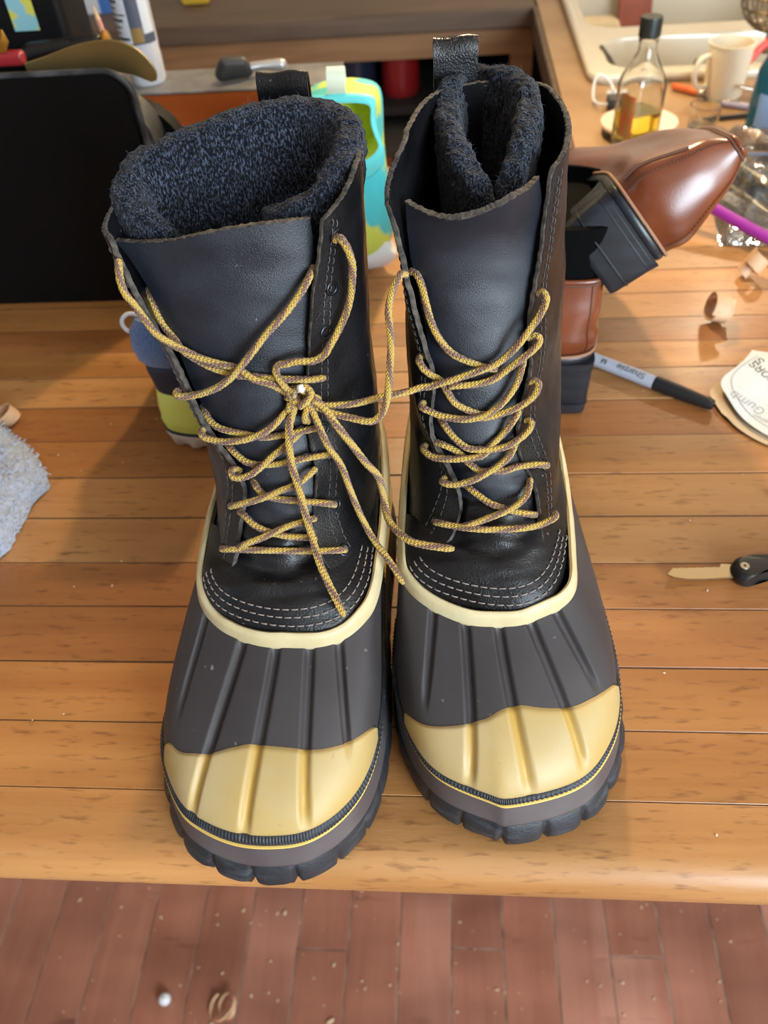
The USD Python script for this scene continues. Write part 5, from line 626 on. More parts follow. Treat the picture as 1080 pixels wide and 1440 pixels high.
part(ku, 'handle', tube([(.248, 1.53, -.005), (.262, 1.515, -.02), (.275, 1.50, -.04)], [.003, .0035, .005], 8), M('spoon_handle', lin(70, 60, 50), .4)); part(ku, 'bowl', xf(rbox(.016, .045, .004, .002), rot([0, 0, 1], -38) @ rot([1, 0, 0], -25), (.290, 1.488, -.055)), STEEL)
single('scrub_brush', 'thin dark green brush standing in the near sink bowl', 'brush', xf(hullchain([(0, 0, 0), (.002, 0, .03), (.006, 0, .06)], [.006, .004, .0025]), None, (.395, 1.50, -.085)), M('dark_green', lin(62, 60, 34), .6))
wm = [M('pot_%s' % n, lin(*c), .35, coat=.3) for n, c in (('red', (140, 24, 26)), ('navy', (28, 36, 58)), ('olive', (84, 70, 30)))]
def pot(name, label, x, y, z, r, h, mat):
    t = thing(name, label, 'pot', (x, y, z), group='pots on the dark shelf'); part(t, 'body', lathe([(.001, 0), (r * .92, 0), (r, .01), (r, h), (r * 1.03, h + .003), (.001, h + .004)], 32, (x, y, z)), mat, 40)
    part(t, 'lid', lathe([(r * 1.03, h + .004), (r * .8, h + .016), (.012, h + .024), (.012, h + .034), (.001, h + .036)], 32, (x, y, z)), mat, 40)
pot('cooking_pot', 'red pot on the dark shelf under the back counter', -.115, 1.985, -.215, .042, .085, wm[0])
pot('cooking_pot', 'navy blue pot on the dark shelf beside the red one', -.215, 1.985, -.215, .045, .09, wm[1])
pot('cooking_pot', 'olive brown pot on the dark shelf, leftmost', -.345, 2.0, -.215, .06, .075, wm[2])
bw = thing('mixing_bowl', 'terracotta bowl with a grey rim on the lower shelf', 'bowl', (-.13, 1.98, -.46)); part(bw, 'body', lathe([(.001, 0), (.05, 0), (.085, .06), (.095, .14), (.09, .14), (.05, .02), (.001, .015)], 36, (-.13, 1.98, -.46)), M('terracotta', lin(150, 84, 48), .6), 40)
part(bw, 'lid', lathe([(.098, .14), (.098, .155), (.06, .185), (.001, .19)], 36, (-.13, 1.98, -.46)), M('grey_lid', lin(70, 64, 56), .5), 40)
# things on the back counter
sl = thing('sink_lamp', 'small bare warm bulb on a cord above the sink', 'lamp', (.75, 2.1, 1.0)); part(sl, 'socket', lathe([(.001, .11), (.016, .11), (.018, .08), (.018, .058), (.001, .058)], 20, (.75, 2.1, .95)), SHM, 40); part(sl, 'cord', tube([(.75, 2.1, 1.0605), (.75, 2.1, 1.3), (.75, 2.1, 1.599)], .003, 6), SHM)
bx = thing('carton', 'white cardboard box with a blue end on the back counter', 'box', (-.79, 2.01, cz)); part(bx, 'body', cbox(-.847, -.753, 1.96, 2.06, cz, cz + .08, .001), M('white_card', lin(205, 205, 210), .6), False); part(bx, 'end_panel', cbox(-.7529, -.733, 1.96, 2.06, cz, cz + .08, .001), M('blue_card', lin(60, 110, 180), .5), False)
single('yellow_sponge', 'small yellow sponge lying on the back counter', 'sponge', puff(rbox(.06, .035, .02, .005, (-.55, 2.0, cz + .011)), .001, 90), M('sponge_yellow', lin(190, 150, 40), .9))

# ---------------------------------------------------------------- back left of the table
OW = M('orange_wood', lin(178, 94, 44), .3, lin(158, 78, 34), (3, 30, 30), coat=.4)
ob = thing('wooden_box', 'low orange-brown wooden box at the back of the table', 'box', (-.33, 1.035, 0))
part(ob, 'front_panel', cbox(-.56, -.13, .995, 1.009, 0, .126, .0015), OW, False); part(ob, 'back_panel', cbox(-.56, -.13, 1.055, 1.069, 0, .126, .0015), OW, False)
part(ob, 'side_panel', cbox(-.56, -.546, 1.0095, 1.0545, 0, .126, .001), OW, False); part(ob, 'side_panel', cbox(-.144, -.13, 1.0095, 1.0545, 0, .126, .001), OW, False)
part(ob, 'lid', cbox(-.56, -.13, .993, 1.071, .1262, .129, .001), M('grey_tray', lin(92, 90, 92), .35, lin(124, 122, 122), (30, 30, 30)), False)
bz = .1292
bo = thing('plastic_bottle', 'white plastic bottle with a dark label on the wooden box', 'bottle', (-.360, 1.033, bz))
WHP = M('milky_plastic', lin(206, 206, 210), .35, lin(186, 186, 192), (60, 60, 20), bump=.2, bscale=(200, 200, 60))
part(bo, 'body', lathe([(.001, 0), (.0185, 0), (.0205, .004), (.0205, .03), (.0200, .036), (.0205, .042), (.0205, .13), (.016, .15), (.009, .16), (.009, .175), (.001, .175)], 36, (-.360, 1.033, bz)), WHP, 40)
def wrap(a0, a1, z0, z1, r, n=24):
    a = np.linspace(math.radians(a0), math.radians(a1), n); return shell(np.stack([np.stack([r * np.cos(a), r * np.sin(a), 0 * a + z], 1) for z in np.linspace(z0, z1, 3)])[:, ::-1], .0003)
bc = np.array([-.360, 1.033, bz]); lb = part(bo, 'label', xf(wrap(-170, -10, .045, .128, .0210), None, bc), M('label_grey', lin(74, 78, 92), .5), 40)
part(lb, 'white_panel', xf(wrap(-165, -92, .046, .125, .0213), None, bc), M('label_white', lin(206, 208, 214), .5), 40); part(lb, 'gold_panel', xf(wrap(-90, -55, .047, .062, .0213), None, bc), M('label_gold', lin(140, 112, 60), .4), 40); part(lb, 'white_panel', xf(wrap(-52, -15, .055, .125, .0213), None, bc), '/World/Looks/label_white', 40)
part(lb, 'fine_print', join(*[xf(wrap(-160 + 2 * (i % 3), -98 - 9 * ((i * 7) % 4), .050 + .0062 * i, .0515 + .0062 * i + .0012 * (i % 3 == 0), .02155, 10), None, bc) for i in range(12)]), M('print_ink', lin(40, 42, 50), .6), 40, kind='stuff')
gt = thing('glue_gun', 'dark grey rubber-headed tool lying on the wooden box', 'tool', (-.245, 1.03, bz)); RUB = M('dark_rubber', lin(52, 52, 54), .5); LG = M('light_grey_metal', lin(170, 170, 172), .35, metal=.6)
part(gt, 'head', join(m3.Manifold.batch_hull([m3.Manifold.sphere(.008, 16).translate(p) for p in ((-.268, 1.02, bz + .0085), (-.262, 1.02, bz + .018), (-.244, 1.025, bz + .017), (-.240, 1.03, bz + .0085))])), RUB, 40); part(gt, 'handle', hullchain([(-.240, 1.03, bz + .010), (-.222, 1.035, bz + .011), (-.20, 1.04, bz + .009)], [.006, .005, .007]), LG, 40)
# black bag standing on the table
BK = M('black_bag_leather', lin(6, 6, 7), .55, lin(9, 9, 10), (8, 8, 8), spec=.14, bump=.25, bscale=(500, 500, 500), bdist=.0004); BKW = M('worn_bag_edge', lin(34, 35, 38), .5, lin(84, 86, 92), (30, 60, 30), lo=.5, hi=.8, bump=.6, bscale=(60, 160, 60), bdist=.002)
def rprof(x0, x1, z0, z1, r):
    return [(x0, z0), (x1, z0)] + [(x1 - r + r * math.cos(a), z1 - r + r * math.sin(a)) for a in np.linspace(0, math.pi / 2, 9)] + [(x0, z1)]
def slab(prof, y0, y1):
    v, f = extrude(prof, y1 - y0); return np.stack([v[:, 0], y1 - v[:, 2], v[:, 1]], 1), f
bg = thing('leather_bag', 'big black leather bag standing upright on the left', 'bag', (-.5, .82, 0))
part(bg, 'front_panel', slab(rprof(-.78, -.287, 0, .2225, .022), .757, .770), BK, 30); part(bg, 'front_piping', tube([(p[0], .762, p[1]) for p in rprof(-.78, -.283, 0.003, .2235, .024)[1:]], .0034, 8), BKW, 50)
part(bg, 'gusset', slab(rprof(-.775, -.278, .002, .200, .045), .7705, .805), BKW, 30)
part(bg, 'back_panel', slab(rprof(-.78, -.262, 0, .182, .05), .8055, .825), BK, 30)
BR_ = M('brass_plate', lin(156, 136, 92), .38, lin(138, 118, 76), (10, 30, 10), metal=.85, bump=.1, bscale=(40, 400, 400)); GOLD = M('gold_trim', lin(190, 140, 60), .3, metal=.9)
pts = [(-.381, .228), (-.362, .232), (-.335, .239), (-.312, .2425), (-.291, .2415), (-.277, .235), (-.267, .224), (-.264, .214), (-.266, .209), (-.270, .208), (-.285, .215), (-.30, .218), (-.381, .218)]
sb = spline(np.array(pts[:9]), 50); sp = [tuple(p) for p in sb] + pts[9:]
bp = thing('brass_shoehorn', 'dull brass blade with a curved tip lying across the bag top', 'shoehorn', (-.32, .79, .215)); part(bp, 'blade', slab(sp, .7775, .7795), BR_, 30); part(bp, 'rim', tube(np.c_[sb[:, 0], np.full(50, .7785), sb[:, 1]], .0011, 6), BR_, 60)
pk = thing('pocket_knife', 'red-handled pocket knife with gold blades on top of the bag', 'knife', (-.41, .79, .222)); part(pk, 'handle', rbox(.062, .012, .012, .003, (-.416, .790, .2300)), M('red_scale', lin(150, 36, 44), .35, coat=.4), 40)
for i in range(4): part(pk, 'blade', xf(rbox(.05, .0014, .011, .0006), rot([0, 1, 0], -4 * i), (-.422, .7845 + .0032 * i, .2415)), GOLD, 40)
TB = M('torch_black', lin(18, 18, 20), .4)
st_ = thing('tool_case', 'tall black case with a green and blue sticker behind the bag', 'case', (-.47, .90, 0)); part(st_, 'body', rbox(.20, .07, .32, .008, (-.470, .9005, .16)), M('case_black', lin(13, 13, 15), .5, spec=.2), 40); part(st_, 'sticker', cbox(-.4215, -.3965, .8645, .8653, .232, .266, .0002), M('sticker', lin(130, 180, 190), .4, lin(196, 190, 80), (60, 60, 60), lo=.45, hi=.55), False)
part(st_, 'handle', hullchain([(-.406, .852, .2145), (-.366, .852, .2185)], [.0115, .0105]), TB, 40); part(st_, 'handle_grip', hullchain([(-.364, .852, .2186), (-.340, .852, .2212)], [.0098, .0098]), TB, 40); part(st_, 'handle_cap', xf(lathe([(.009, 0), (.0100, .001), (.0100, .003), (.004, .005), (.001, .005)], 24), rot([0, 1, 0], 84), (-.3305, .852, .2222)), GOLD, 40)
part(st_, 'clip', rbox(.010, .012, .024, .003, (-.408, .858, .200)), LG, 40)
pcl = thing('pencil', 'thin pink pencil standing behind the bag', 'pencil', (-.352, .92, 0)); part(pcl, 'shaft', tube([(-.338, .93, 0), (-.349, .925, .13), (-.358, .92, .225)], .0028, 6), M('pencil_pink', lin(214, 150, 130), .5)); part(pcl, 'tip', tube([(-.358, .92, .2251), (-.359, .9195, .236)], [.0028, .0006], 6), M('pencil_wood', lin(220, 180, 140), .6))
single('folded_paper', 'white folded paper at the back edge between the boots', 'paper', xf(cbox(-.03, .03, -.03, .03, 0, .004, .0008), rot([0, 0, 1], 12), (-.058, 1.02, 0)), M('plain_paper', lin(214, 218, 230), .7))

# ---------------------------------------------------------------- shoes
def foot(n=64, L=.28, w=.045, heel=.034, toe=.03, round_=2.3):
    """plan outline: heel at y = 0, toe at y = L"""
    P = [(0, 0), (heel * .75, .006 * L / .28), (heel, .03 * L / .28), (heel * .98, .09 * L / .28), (w * .93, .16 * L / .28), (w, .20 * L / .28), (w * .88, .235 * L / .28), (toe * .8, .267 * L / .28), (0, L)]
    P = P + [(-x, y) for x, y in P[-2:0:-1]]; return spline(np.array(P), n, True, 'idx')
def levels(rows, n=64, **k):
    """rows: (z, y0, y1, width scale); each squeezes the same foot outline"""
    o = foot(n, **k); L = o[:, 1].max(); out = []
    for z, y0, y1, w in rows: out.append(np.c_[o[:, 0] * w, y0 + (y1 - y0) * o[:, 1] / L, np.full(n, z)])
    return np.stack(out)
def capped(G, top=True, bottom=True):
    G = np.asarray(G); a = [G]
    if bottom: a.insert(0, np.broadcast_to(G[0].mean(0), (1,) + G.shape[1:]))
    if top: a.append(np.broadcast_to(G[-1].mean(0), (1,) + G.shape[1:]))
    return grid(np.concatenate(a), True)
BRN = M('brown_leather', lin(112, 54, 27), .28, lin(84, 39, 20), (16, 16, 16), lo=.4, hi=.7, bump=.2, bscale=(700, 700, 700), bdist=.0003, coat=.35, coatr=.22); HEEL = M('heel_black', lin(22, 24, 28), .36, lin(36, 40, 47), (10, 10, 90), bump=.25, bscale=(30, 30, 400), bdist=.0006); STI = M('brown_thread', lin(92, 58, 44), .8); ELA = M('black_elastic', lin(7, 7, 8), .95, spec=.08, bump=.4, bscale=(900, 900, 60))
def brown_boot(name, label, R, T, shaft):
    zt = .124 if shaft else .122; tp = (.96, .96, .96) if shaft else (.54, .34, .22); hh = .0165 if shaft else .001
    t = thing(name, label, 'boot', T, group='pair of brown ankle boots'); W = lambda m: xf(m, R, T)
    k = dict(L=.275, w=.044, heel=.033, toe=.028)
    hb = levels([(0, .004, .062, .90), (.004, .001, .064, .92), (.030 + hh, -.001, .068, .97), (.0375 + hh, -.002, .072, 1.0)], L=.075, w=.034, heel=.034, toe=.032)
    part(t, 'heel_block', W(capped(hb)), HEEL, 40, 'stacked black heel')
    for z in (.012, .0295 + hh, .034 + hh): part(t, 'heel_lift', W(grid(np.stack([levels([(z + dz, -.0012 + .0001 - o, .068 + o, (.925 + z * 1.2) + o * 14)], L=.075, w=.034, heel=.034, toe=.032)[0] for dz, o in ((0, -.0006), (.0004, .0006), (.0012, .0006), (.0016, -.0006))]), True)), HEEL, 40)
    so = levels([(.038 + hh, -.002, .272, 1.01), (.040 + hh, -.003, .276, 1.03), (.0425 + hh, -.003, .277, 1.03), (.044 + hh, -.002, .275, 1.02)], **k)
    dip = lambda G: np.concatenate([G[..., :2], G[..., 2:] - .030 * np.clip((G[..., 1:2] - .06) / .09, 0, 1) ** 1.3], -1)
    part(t, 'sole', W(capped(dip(so))), HEEL, 40); part(t, 'welt', W(tube(np.r_[dip(levels([(.0455 + hh, -.003, .274, 1.035)], **k))[0], dip(levels([(.0455 + hh, -.003, .274, 1.035)], **k))[0][:1]], .0013, 6, cap=False)), M('welt_thread', lin(150, 108, 84), .7) if name and not used.get('welt') else '/World/Looks/welt_thread', 60)
    used['welt'] = 1
    up_ = levels([(.0445 + hh, 0, .271, 1.0), (.055 + hh * .8, -.003, .270, 1.04), (.066 + hh * .6, -.004, .262, 1.05), (.070 + (zt - .07) * .25, -.003, .225, 1.0 if shaft else .86), (.070 + (zt - .07) * .5, -.001, .175, 1.02 if shaft else .70), (.070 + (zt - .07) * .72, .002, .150, tp[0] * 1.06), (.070 + (zt - .07) * .9, .004, .135, tp[1] * 1.05), (zt, .005, .130, tp[2] * 1.03)], **k)
    u = dip(up_); u = np.stack([CubicSpline(np.arange(8), u[:, i])(np.linspace(0, 7, 36)) for i in range(u.shape[1])], 1)
    inn = np.concatenate([u, (u[-1:] - u[-1:].mean(1, keepdims=True)) * [.93, .93, 1] + u[-1:].mean(1, keepdims=True) + [0, 0, .0008], (u[-9:][::-1] - u[-9:].mean(1, keepdims=True)[::-1]) * [.91, .91, 1] + u[-9:].mean(1, keepdims=True)[::-1]])
    part(t, 'upper', W(grid(np.concatenate([inn, np.broadcast_to(inn[-1].mean(0), (1,) + inn.shape[1:])]), True)), BRN, 50)
    def line(pts, r=.0008): return W(tube(pts, r, 6))
    rim = (u[-1]); part(t, 'collar_seam', W(tube(np.r_[u[-4], u[-4][:1]] + (0, 0, 0), .0013, 6, cap=False)), STI, 60); part(t, 'collar_binding', W(tube(np.r_[rim, rim[:1]], .0022, 8, cap=False)), BRN, 60)
    dashes = []
    for c0 in (4, 60):
        for c in (c0,):
            f = CubicSpline(np.arange(36), u[:, c]); cen = np.array([0, .1, .1])
            for a in np.arange(2.0, 33, .8):
                p = f(np.linspace(a, a + .45, 3)); nn = unit((p - [0, .08, 0]) * [1, 1, 0]); dashes.append(tube(p + nn * .0006, .0006, 4))
    part(t, 'stitching', W(join(*dashes)), STI, 40, kind='stuff')
    sm = [CubicSpline(np.arange(36), u[:, 58])(x) for x in np.linspace(3, 20, 12)]; part(t, 'side_seam', W(tube(np.array(sm) + unit((np.array(sm) - [0, .08, 0]) * [1, 1, 0]) * .0003, .0011, 6)), STI, 60)
    if shaft:
        e = levels([(.1205, .008, .125, .93), (.140, .008, .122, .95), (.160, .008, .120, .97), (.164, .008, .12, .98), (.1645, .012, .116, .93), (.155, .014, .114, .9)], **k); part(t, 'elastic_shaft', W(capped(e, True, False)), ELA, 40, 'black elastic ankle shaft')
    return t
brown_boot('ankle_boot', 'brown leather ankle boot standing upright, heel towards the camera', rot([0, 0, 1], -6), V(.079, .552, 0), True)
RL = np.array([[0.61774, 0.0457, 0.78505], [-0.24334, 0.96042, 0.13557], [-0.74779, -0.27478, 0.60441]])      # how the tipped boot lies: its width, length and height directions
brown_boot('ankle_boot', 'brown leather ankle boot tipped over on top of its upright mate', RL, V(0.0995, 0.5566, 0.1381), False)
# running shoe behind the left boot, heel towards the camera
LIME = M('lime_upper', lin(214, 224, 116), .5, lin(204, 214, 104), (30, 30, 30)); NAVY = M('navy_mesh', lin(30, 38, 62), .6, bump=.3, bscale=(900, 900, 900)); TERRY = M('terry_blue', lin(62, 88, 140), .95, lin(84, 112, 164), (600, 600, 600), bump=1.0, bscale=(800, 800, 800), bdist=.0015, sheen=.4); WSOLE = M('white_sole', lin(206, 200, 192), .6, bump=.2)
rs = thing('running_shoe', 'navy and lime running shoe behind the left boot, heel outwards', 'shoe', (-.212, .64, 0)); RS = lambda m: xf(m, rot([0, 0, 1], 0), (-.204, .512, 0)); ks = dict(L=.27, w=.046, heel=.040, toe=.032)
so = levels([(0, .004, .266, .94), (.003, .001, .268, 1.0), (.014, -.003, .270, 1.05), (.017, -.002, .27, 1.04)], 128, **ks); lug = 1 + .012 * np.sign(np.sin(np.arange(128) * 2 * math.pi / 128 * 26)); so[:2, :, :2] = (so[:2, :, :2] - so[:2, :, :2].mean(1, keepdims=True)) * lug[None, :, None] + so[:2, :, :2].mean(1, keepdims=True)
part(rs, 'sole', RS(capped(so)), WSOLE, 40); part(rs, 'sole_line', RS(grid(levels([(.0172, -.003, .270, 1.06), (.0195, -.003, .270, 1.06), (.020, 0, .268, 1.0)], **ks), True)), NAVY, 40)
part(rs, 'heel_cup', RS(grid(levels([(.0195, -.002, .268, 1.04), (.028, -.004, .268, 1.06), (.0285, -.0025, .268, 1.05), (.042, -.003, .262, 1.04), (.056, 0, .25, 1.0), (.058, .002, .24, .98)], **ks), True)), LIME, 40, 'lime green heel')
part(rs, 'upper', RS(capped(levels([(.054, .001, .25, .99), (.066, -.001, .215, .98), (.080, -.003, .17, .98), (.088, -.002, .15, .97), (.0885, .01, .14, .8)], **ks))), NAVY, 50, 'navy blue upper')
part(rs, 'ankle_collar', RS(capped(levels([(.083, .000, .145, .96), (.092, -.006, .140, 1.02), (.105, -.009, .13, 1.04), (.118, -.006, .125, 1.0), (.124, .002, .12, .9), (.120, .010, .112, .75), (.100, .012, .11, .70)], **ks), True, False)), TERRY, 50, 'blue terry ankle collar')
part(rs, 'pull_loop', RS(tube(spline([(-.034, .012, .113), (-.040, .009, .113), (-.0445, .008, .118), (-.0445, .009, .124), (-.040, .012, .127), (-.034, .015, .124)], 30), .0016, 8)), M('white_cord', lin(200, 200, 205), .8), 60)
# bright trainer standing on its toe behind the boots
TEAL = M('teal_upper', lin(70, 190, 196), .55, lin(196, 214, 90), (26, 26, 18), lo=.51, hi=.56, detail=1.5, bump=.2, bscale=(800, 800, 800)); TEALP = M('teal_trim', lin(96, 206, 206), .5); LIMEP = M('lime_lining', lin(204, 220, 84), .8); DT = M('dark_teal', lin(20, 150, 165), .5)
tr = thing('trainer', 'teal, lime and white trainer standing on its toe between the boots', 'shoe', (-.105, .82, 0))
kt = dict(L=.235, w=.047, heel=.040, toe=.034); RT = np.stack([V(1, 0, 0), unit(V(0, -.10, -1)), unit(V(0, -1, .10))], 1); TT = lambda m: xf(xf(m, None, (0, 0, 0), (.88, .79, .85)), RT, (-.101, .845, .188))
part(tr, 'sole', TT(capped(levels([(0, .025, .23, .88), (.006, .02, .235, .94), (.022, .016, .236, .97), (.026, .014, .234, .96)], **kt))), WSOLE, 40); part(tr, 'tread', TT(capped(levels([(-.004, .012, .225, .9), (-.0003, .008, .228, .94)], **kt))), DT, 40)
part(tr, 'upper', TT(grid(levels([(.0262, .001, .233, 1.0), (.040, -.001, .228, 1.02), (.060, 0, .200, .98), (.080, .004, .16, .92), (.092, .006, .10, .9)], **kt), True)), TEAL, 50, 'teal and lime patterned upper')
part(tr, 'collar', TT(grid(levels([(.086, .003, .110, .93), (.095, .001, .090, .95), (.100, .004, .082, .90), (.099, .010, .076, .82)], **kt), True)), TEALP, 50); part(tr, 'lining', TT(capped(levels([(.099, .010, .076, .82), (.080, .013, .074, .78), (.04, .02, .07, .7)], **kt), True, False)), LIMEP, 50)
part(tr, 'toe_guard', TT(xf(capped(levels([(.026, .165, .2365, 1.02), (.040, .170, .233, 1.02), (.052, .178, .215, .9)], **dict(kt))), None, (0, 0, 0))), M('white_rubber', lin(218, 224, 228), .45), 50, 'white toe guard')
part(tr, 'pull_tab', TT(shell(np.stack([np.stack([np.linspace(-.009, .009, 5), np.full(5, y), np.full(5, z)], 1) for y, z in ((.004, .090), (-.003, .098), (-.012, .100), (-.020, .098), (-.024, .092), (-.021, .088), (-.008, .088))]), .0018)), M('tab_white', lin(214, 222, 200), .6), 50)

# ---------------------------------------------------------------- small things on the table
mk = thing('marker_pen', 'grey felt marker with a black cap lying on the table', 'marker', (.165, .595, 0)); a0, a1 = V(.1115, .6365, .0062), V(.2165, .5555, .0062); ax = unit(a1 - a0)
def along(a, b): return a0 + (a1 - a0) * a, a0 + (a1 - a0) * b
MR3 = np.stack([np.cross(V(0, 0, 1), ax), V(0, 0, 1), ax], 1); Lm = np.linalg.norm(a1 - a0)
part(mk, 'barrel', xf(lathe([(.001, 0), (.0045, 0), (.0052, .001), (.0058, .01), (.0060, .06), (.0060, .0790), (.0054, .0795), (.001, .0795)], 32), MR3, a0), M('marker_grey', lin(172, 178, 192), .4), 40)
part(mk, 'cap', xf(lathe([(.001, .0797), (.0061, .0797), (.0064, .081), (.0062, .10), (.0050, .130), (.0044, .1325), (.001, .1325)], 32), MR3, a0), M('marker_black', lin(26, 27, 29), .5, bump=.2, bscale=(30, 30, 600)), 40)
INK = M('ink_black', lin(30, 32, 40), .6)
def on_barrel(text, h, s0, ang):
    v, f = trimesh.remesh.subdivide_to_size(*join(meshkit.text_mesh(text, h, .00012)), .0007, max_iter=12); v = v.copy(); x = s0 - v[:, 0]; w = ang + v[:, 1] / .006; r = .00602 + v[:, 2]
    return xf((np.stack([r * np.cos(w), r * np.sin(w), x], 1), f), MR3, a0)
part(mk, 'lettering', on_barrel('Sharpie', .0056, .071, 1.72), INK, False); part(mk, 'lettering', on_barrel('M', .0046, .034, 1.85), INK, False)
PAP = M('tag_paper', lin(190, 202, 216), .7, lin(206, 200, 184), (14, 14, 14)); PAPB = M('tag_back', lin(196, 172, 140), .7)
def sheet(out, zf, th, mat, name, parent):
    p = sg.Polygon(out); pts, f = trimesh.creation.triangulate_polygon(p, engine='earcut'); m = trimesh.Trimesh(np.c_[pts, 0 * pts[:, 0]], f, process=False)
    for _ in range(4): m = m.subdivide()
    v = np.array(m.vertices); z = zf(v[:, 0], v[:, 1]); top = np.c_[v[:, :2], z + th]; bot = np.c_[v[:, :2], z]
    return part(parent, name, join((top, m.faces), (bot, m.faces[:, ::-1])), mat, True)
zc = lambda x, y: .004 + .012 * np.clip((.262 - x) / .05, 0, 1) ** 2 * 0 + .010 * np.clip((y - .50) / .11, 0, 1)
out1 = spline([(.2625, .622), (.246, .601), (.2265, .578), (.2285, .563), (.234, .540), (.2445, .523), (.262, .509), (.285, .505)], 30).tolist() + [(.34, .52), (.33, .60)]
tg = thing('paper_tag', 'curled white printed paper tag at the right edge of the table', 'paper', (.27, .56, 0))
sheet(out1, zc, .0004, PAP, 'front_sheet', tg); sheet([(x - .006 - .002 * (y > .55), y - .003) for x, y in out1], lambda x, y: .0015 + .003 * np.clip((y - .5) / .11, 0, 1), .0004, PAPB, 'back_sheet', tg)
def flat_text(text, h, at_, deg):
    v, f = join(meshkit.text_mesh(text, h, .00012)); q = v @ rot([0, 0, 1], deg).T + np.array([at_[0], at_[1], 0]); q[:, 2] = v[:, 2] + zc(q[:, 0], q[:, 1]) + .00045; return q, f
GI = M('tag_ink_grey', lin(150, 152, 156), .7); part(tg, 'lettering', flat_text('Gumb', .0085, (.2565, .5445), 130), GI, False); part(tg, 'lettering', flat_text('application', .0042, (.268, .5215), 138), GI, False)
part(tg, 'lettering', flat_text('HORS', .008, (.2760, .5800), 120), INK, False); part(tg, 'lettering', flat_text('S', .008, (.2700, .6050), 120), INK, False)
bl = np.array([(.2655, .6125), (.2355, .579), (.2365, .560), (.2425, .540), (.253, .526), (.268, .5165), (.285, .513)]); bl = spline(bl, 40); part(tg, 'border_line', tube(np.c_[bl, zc(bl[:, 0], bl[:, 1]) + .0005], .00035, 4), GI, False)
SHV = M('wood_shaving', lin(206, 168, 132), .7, lin(186, 146, 112), (60, 60, 60))
def curl(name, label, c, seed, r=.008, w=.010, turns=1.6, cat='shaving', group='curled wood shavings'):
    g = np.random.default_rng(seed); th = np.linspace(0, turns * 2 * math.pi, 46); rr = r * (1 + .35 * np.sin(th * 1.3 + seed)) * np.linspace(.55, 1.1, 46)
    dirx = np.linspace(-.4, .4, 46) * w; P = np.stack([rr * np.cos(th), dirx * 1.3, rr * np.sin(th)], 1); R3 = rot([0, 0, 1], g.uniform(0, 360)) @ rot([1, 0, 0], g.uniform(-35, 35) + 30)
    G = np.stack([P + V(0, s, 0) for s in np.linspace(-w / 2, w / 2, 4)], 1) @ R3.T; G[..., 2] -= G[..., 2].min() - .0004
    return single(name, label, cat, xf(shell(G + 0, .0006), None, c), SHV, 60, group=group)
curl('wood_shaving', 'curled wood shaving beside the white paper tag at right', (.250, .690, 0), 2, .014, .015, 1.5)
curl('wood_shaving', 'curled wood shaving below the purple pen at the edge', (.302, .772, 0), 5, .011, .014, 1.4)
curl('wood_shaving', 'curled wood shaving above the grey towel on the left', (-.397, .553, 0), 8, .011, .010, 1.7)
curl('wood_shaving', 'looped pale wood shaving on the floor', (-.339, .300, -TZ), 12, .019, .006, 1.9)
single('wood_chip', 'tiny pale chip of wood at the right edge above the knife', 'chip', puff(rbox(.006, .005, .004, .001, (.2405, .452, .0022)), .0008, 300), SHV)
kn = thing('folding_knife', 'serrated knife with a black handle at the right of the table', 'knife', (.19, .376, 0)); BLD = M('knife_blade', lin(200, 184, 150), .28, metal=1.0)
bpx = [(.1465, .3725), (.150, .3700), (.158, .3685), (.170, .3685), (.194, .3705), (.194, .381), (.1845, .3820), (.1830, .3790)] + [(.182 - .0028 * i, .3785 - .0001 * i + (.0006 if i % 2 else 0)) for i in range(12)]
part(kn, 'blade', extrude(bpx, .0014, .004), BLD, False); hp = spline([(.1895, .3705), (.192, .366), (.198, .3645), (.203, .368), (.211, .371), (.225, .371), (.27, .368), (.275, .376), (.265, .388), (.23, .3875), (.205, .386), (.194, .384), (.1895, .379)], 60, True)
hm = [np.c_[(hp - hp.mean(0)) * s + hp.mean(0), np.full(60, z)] for s, z in ((.90, .0002), (.97, .0015), (1.0, .005), (.97, .0095), (.86, .0118))]; part(kn, 'handle', capped(np.stack(hm)), M('knife_handle', lin(24, 25, 27), .38, bump=.3, bscale=(500, 500, 500)), 40)
part(kn, 'pivot', lathe([(.001, .0122), (.003, .0122), (.0032, .0118), (.0032, .011)], 20, (.197, .3745, 0)), STEEL, 40)
TOW = M('towel_grey', lin(150, 156, 172), .95, lin(176, 182, 198), (300, 300, 300), bump=1.0, bscale=(700, 700, 700), bdist=.002, sheen=.5)
tw = thing('hand_towel', 'folded blue-grey terry towel on the left of the table', 'towel', (-.40, .45, 0)); to_ = spline([(-.392, .529), (-.366, .507), (-.3395, .482), (-.3345, .470), (-.3385, .452), (-.340, .425), (-.343, .395), (-.352, .37), (-.40, .34), (-.52, .36), (-.55, .45), (-.47, .54)], 150, True)
c_ = to_.mean(0); rowz = [(1.0, .001), (1.012, .006), (1.012, .013), (.985, .019), (.93, .022)] + [(s, .022 + .003 * math.sin(s * 9)) for s in np.linspace(.86, .05, 26)]
tG = np.stack([np.c_[c_ + (to_ - c_) * s, np.full(150, z)] for s, z in rowz]); tN = gnormals(tG, True); tN *= np.sign(tN[15, 5] @ V(0, 0, 1)); tG = tG + tN * ((meshkit.fbm(tG * 240, 3, 2) - .5) * .006 + (meshkit.fbm(tG * 30, 2, 9) - .5) * .008)[..., None]; tG[..., 2] = np.maximum(tG[..., 2], .0006)
part(tw, 'cloth', capped(tG, True, False), TOW, True)
gT = np.random.default_rng(3); pile = []
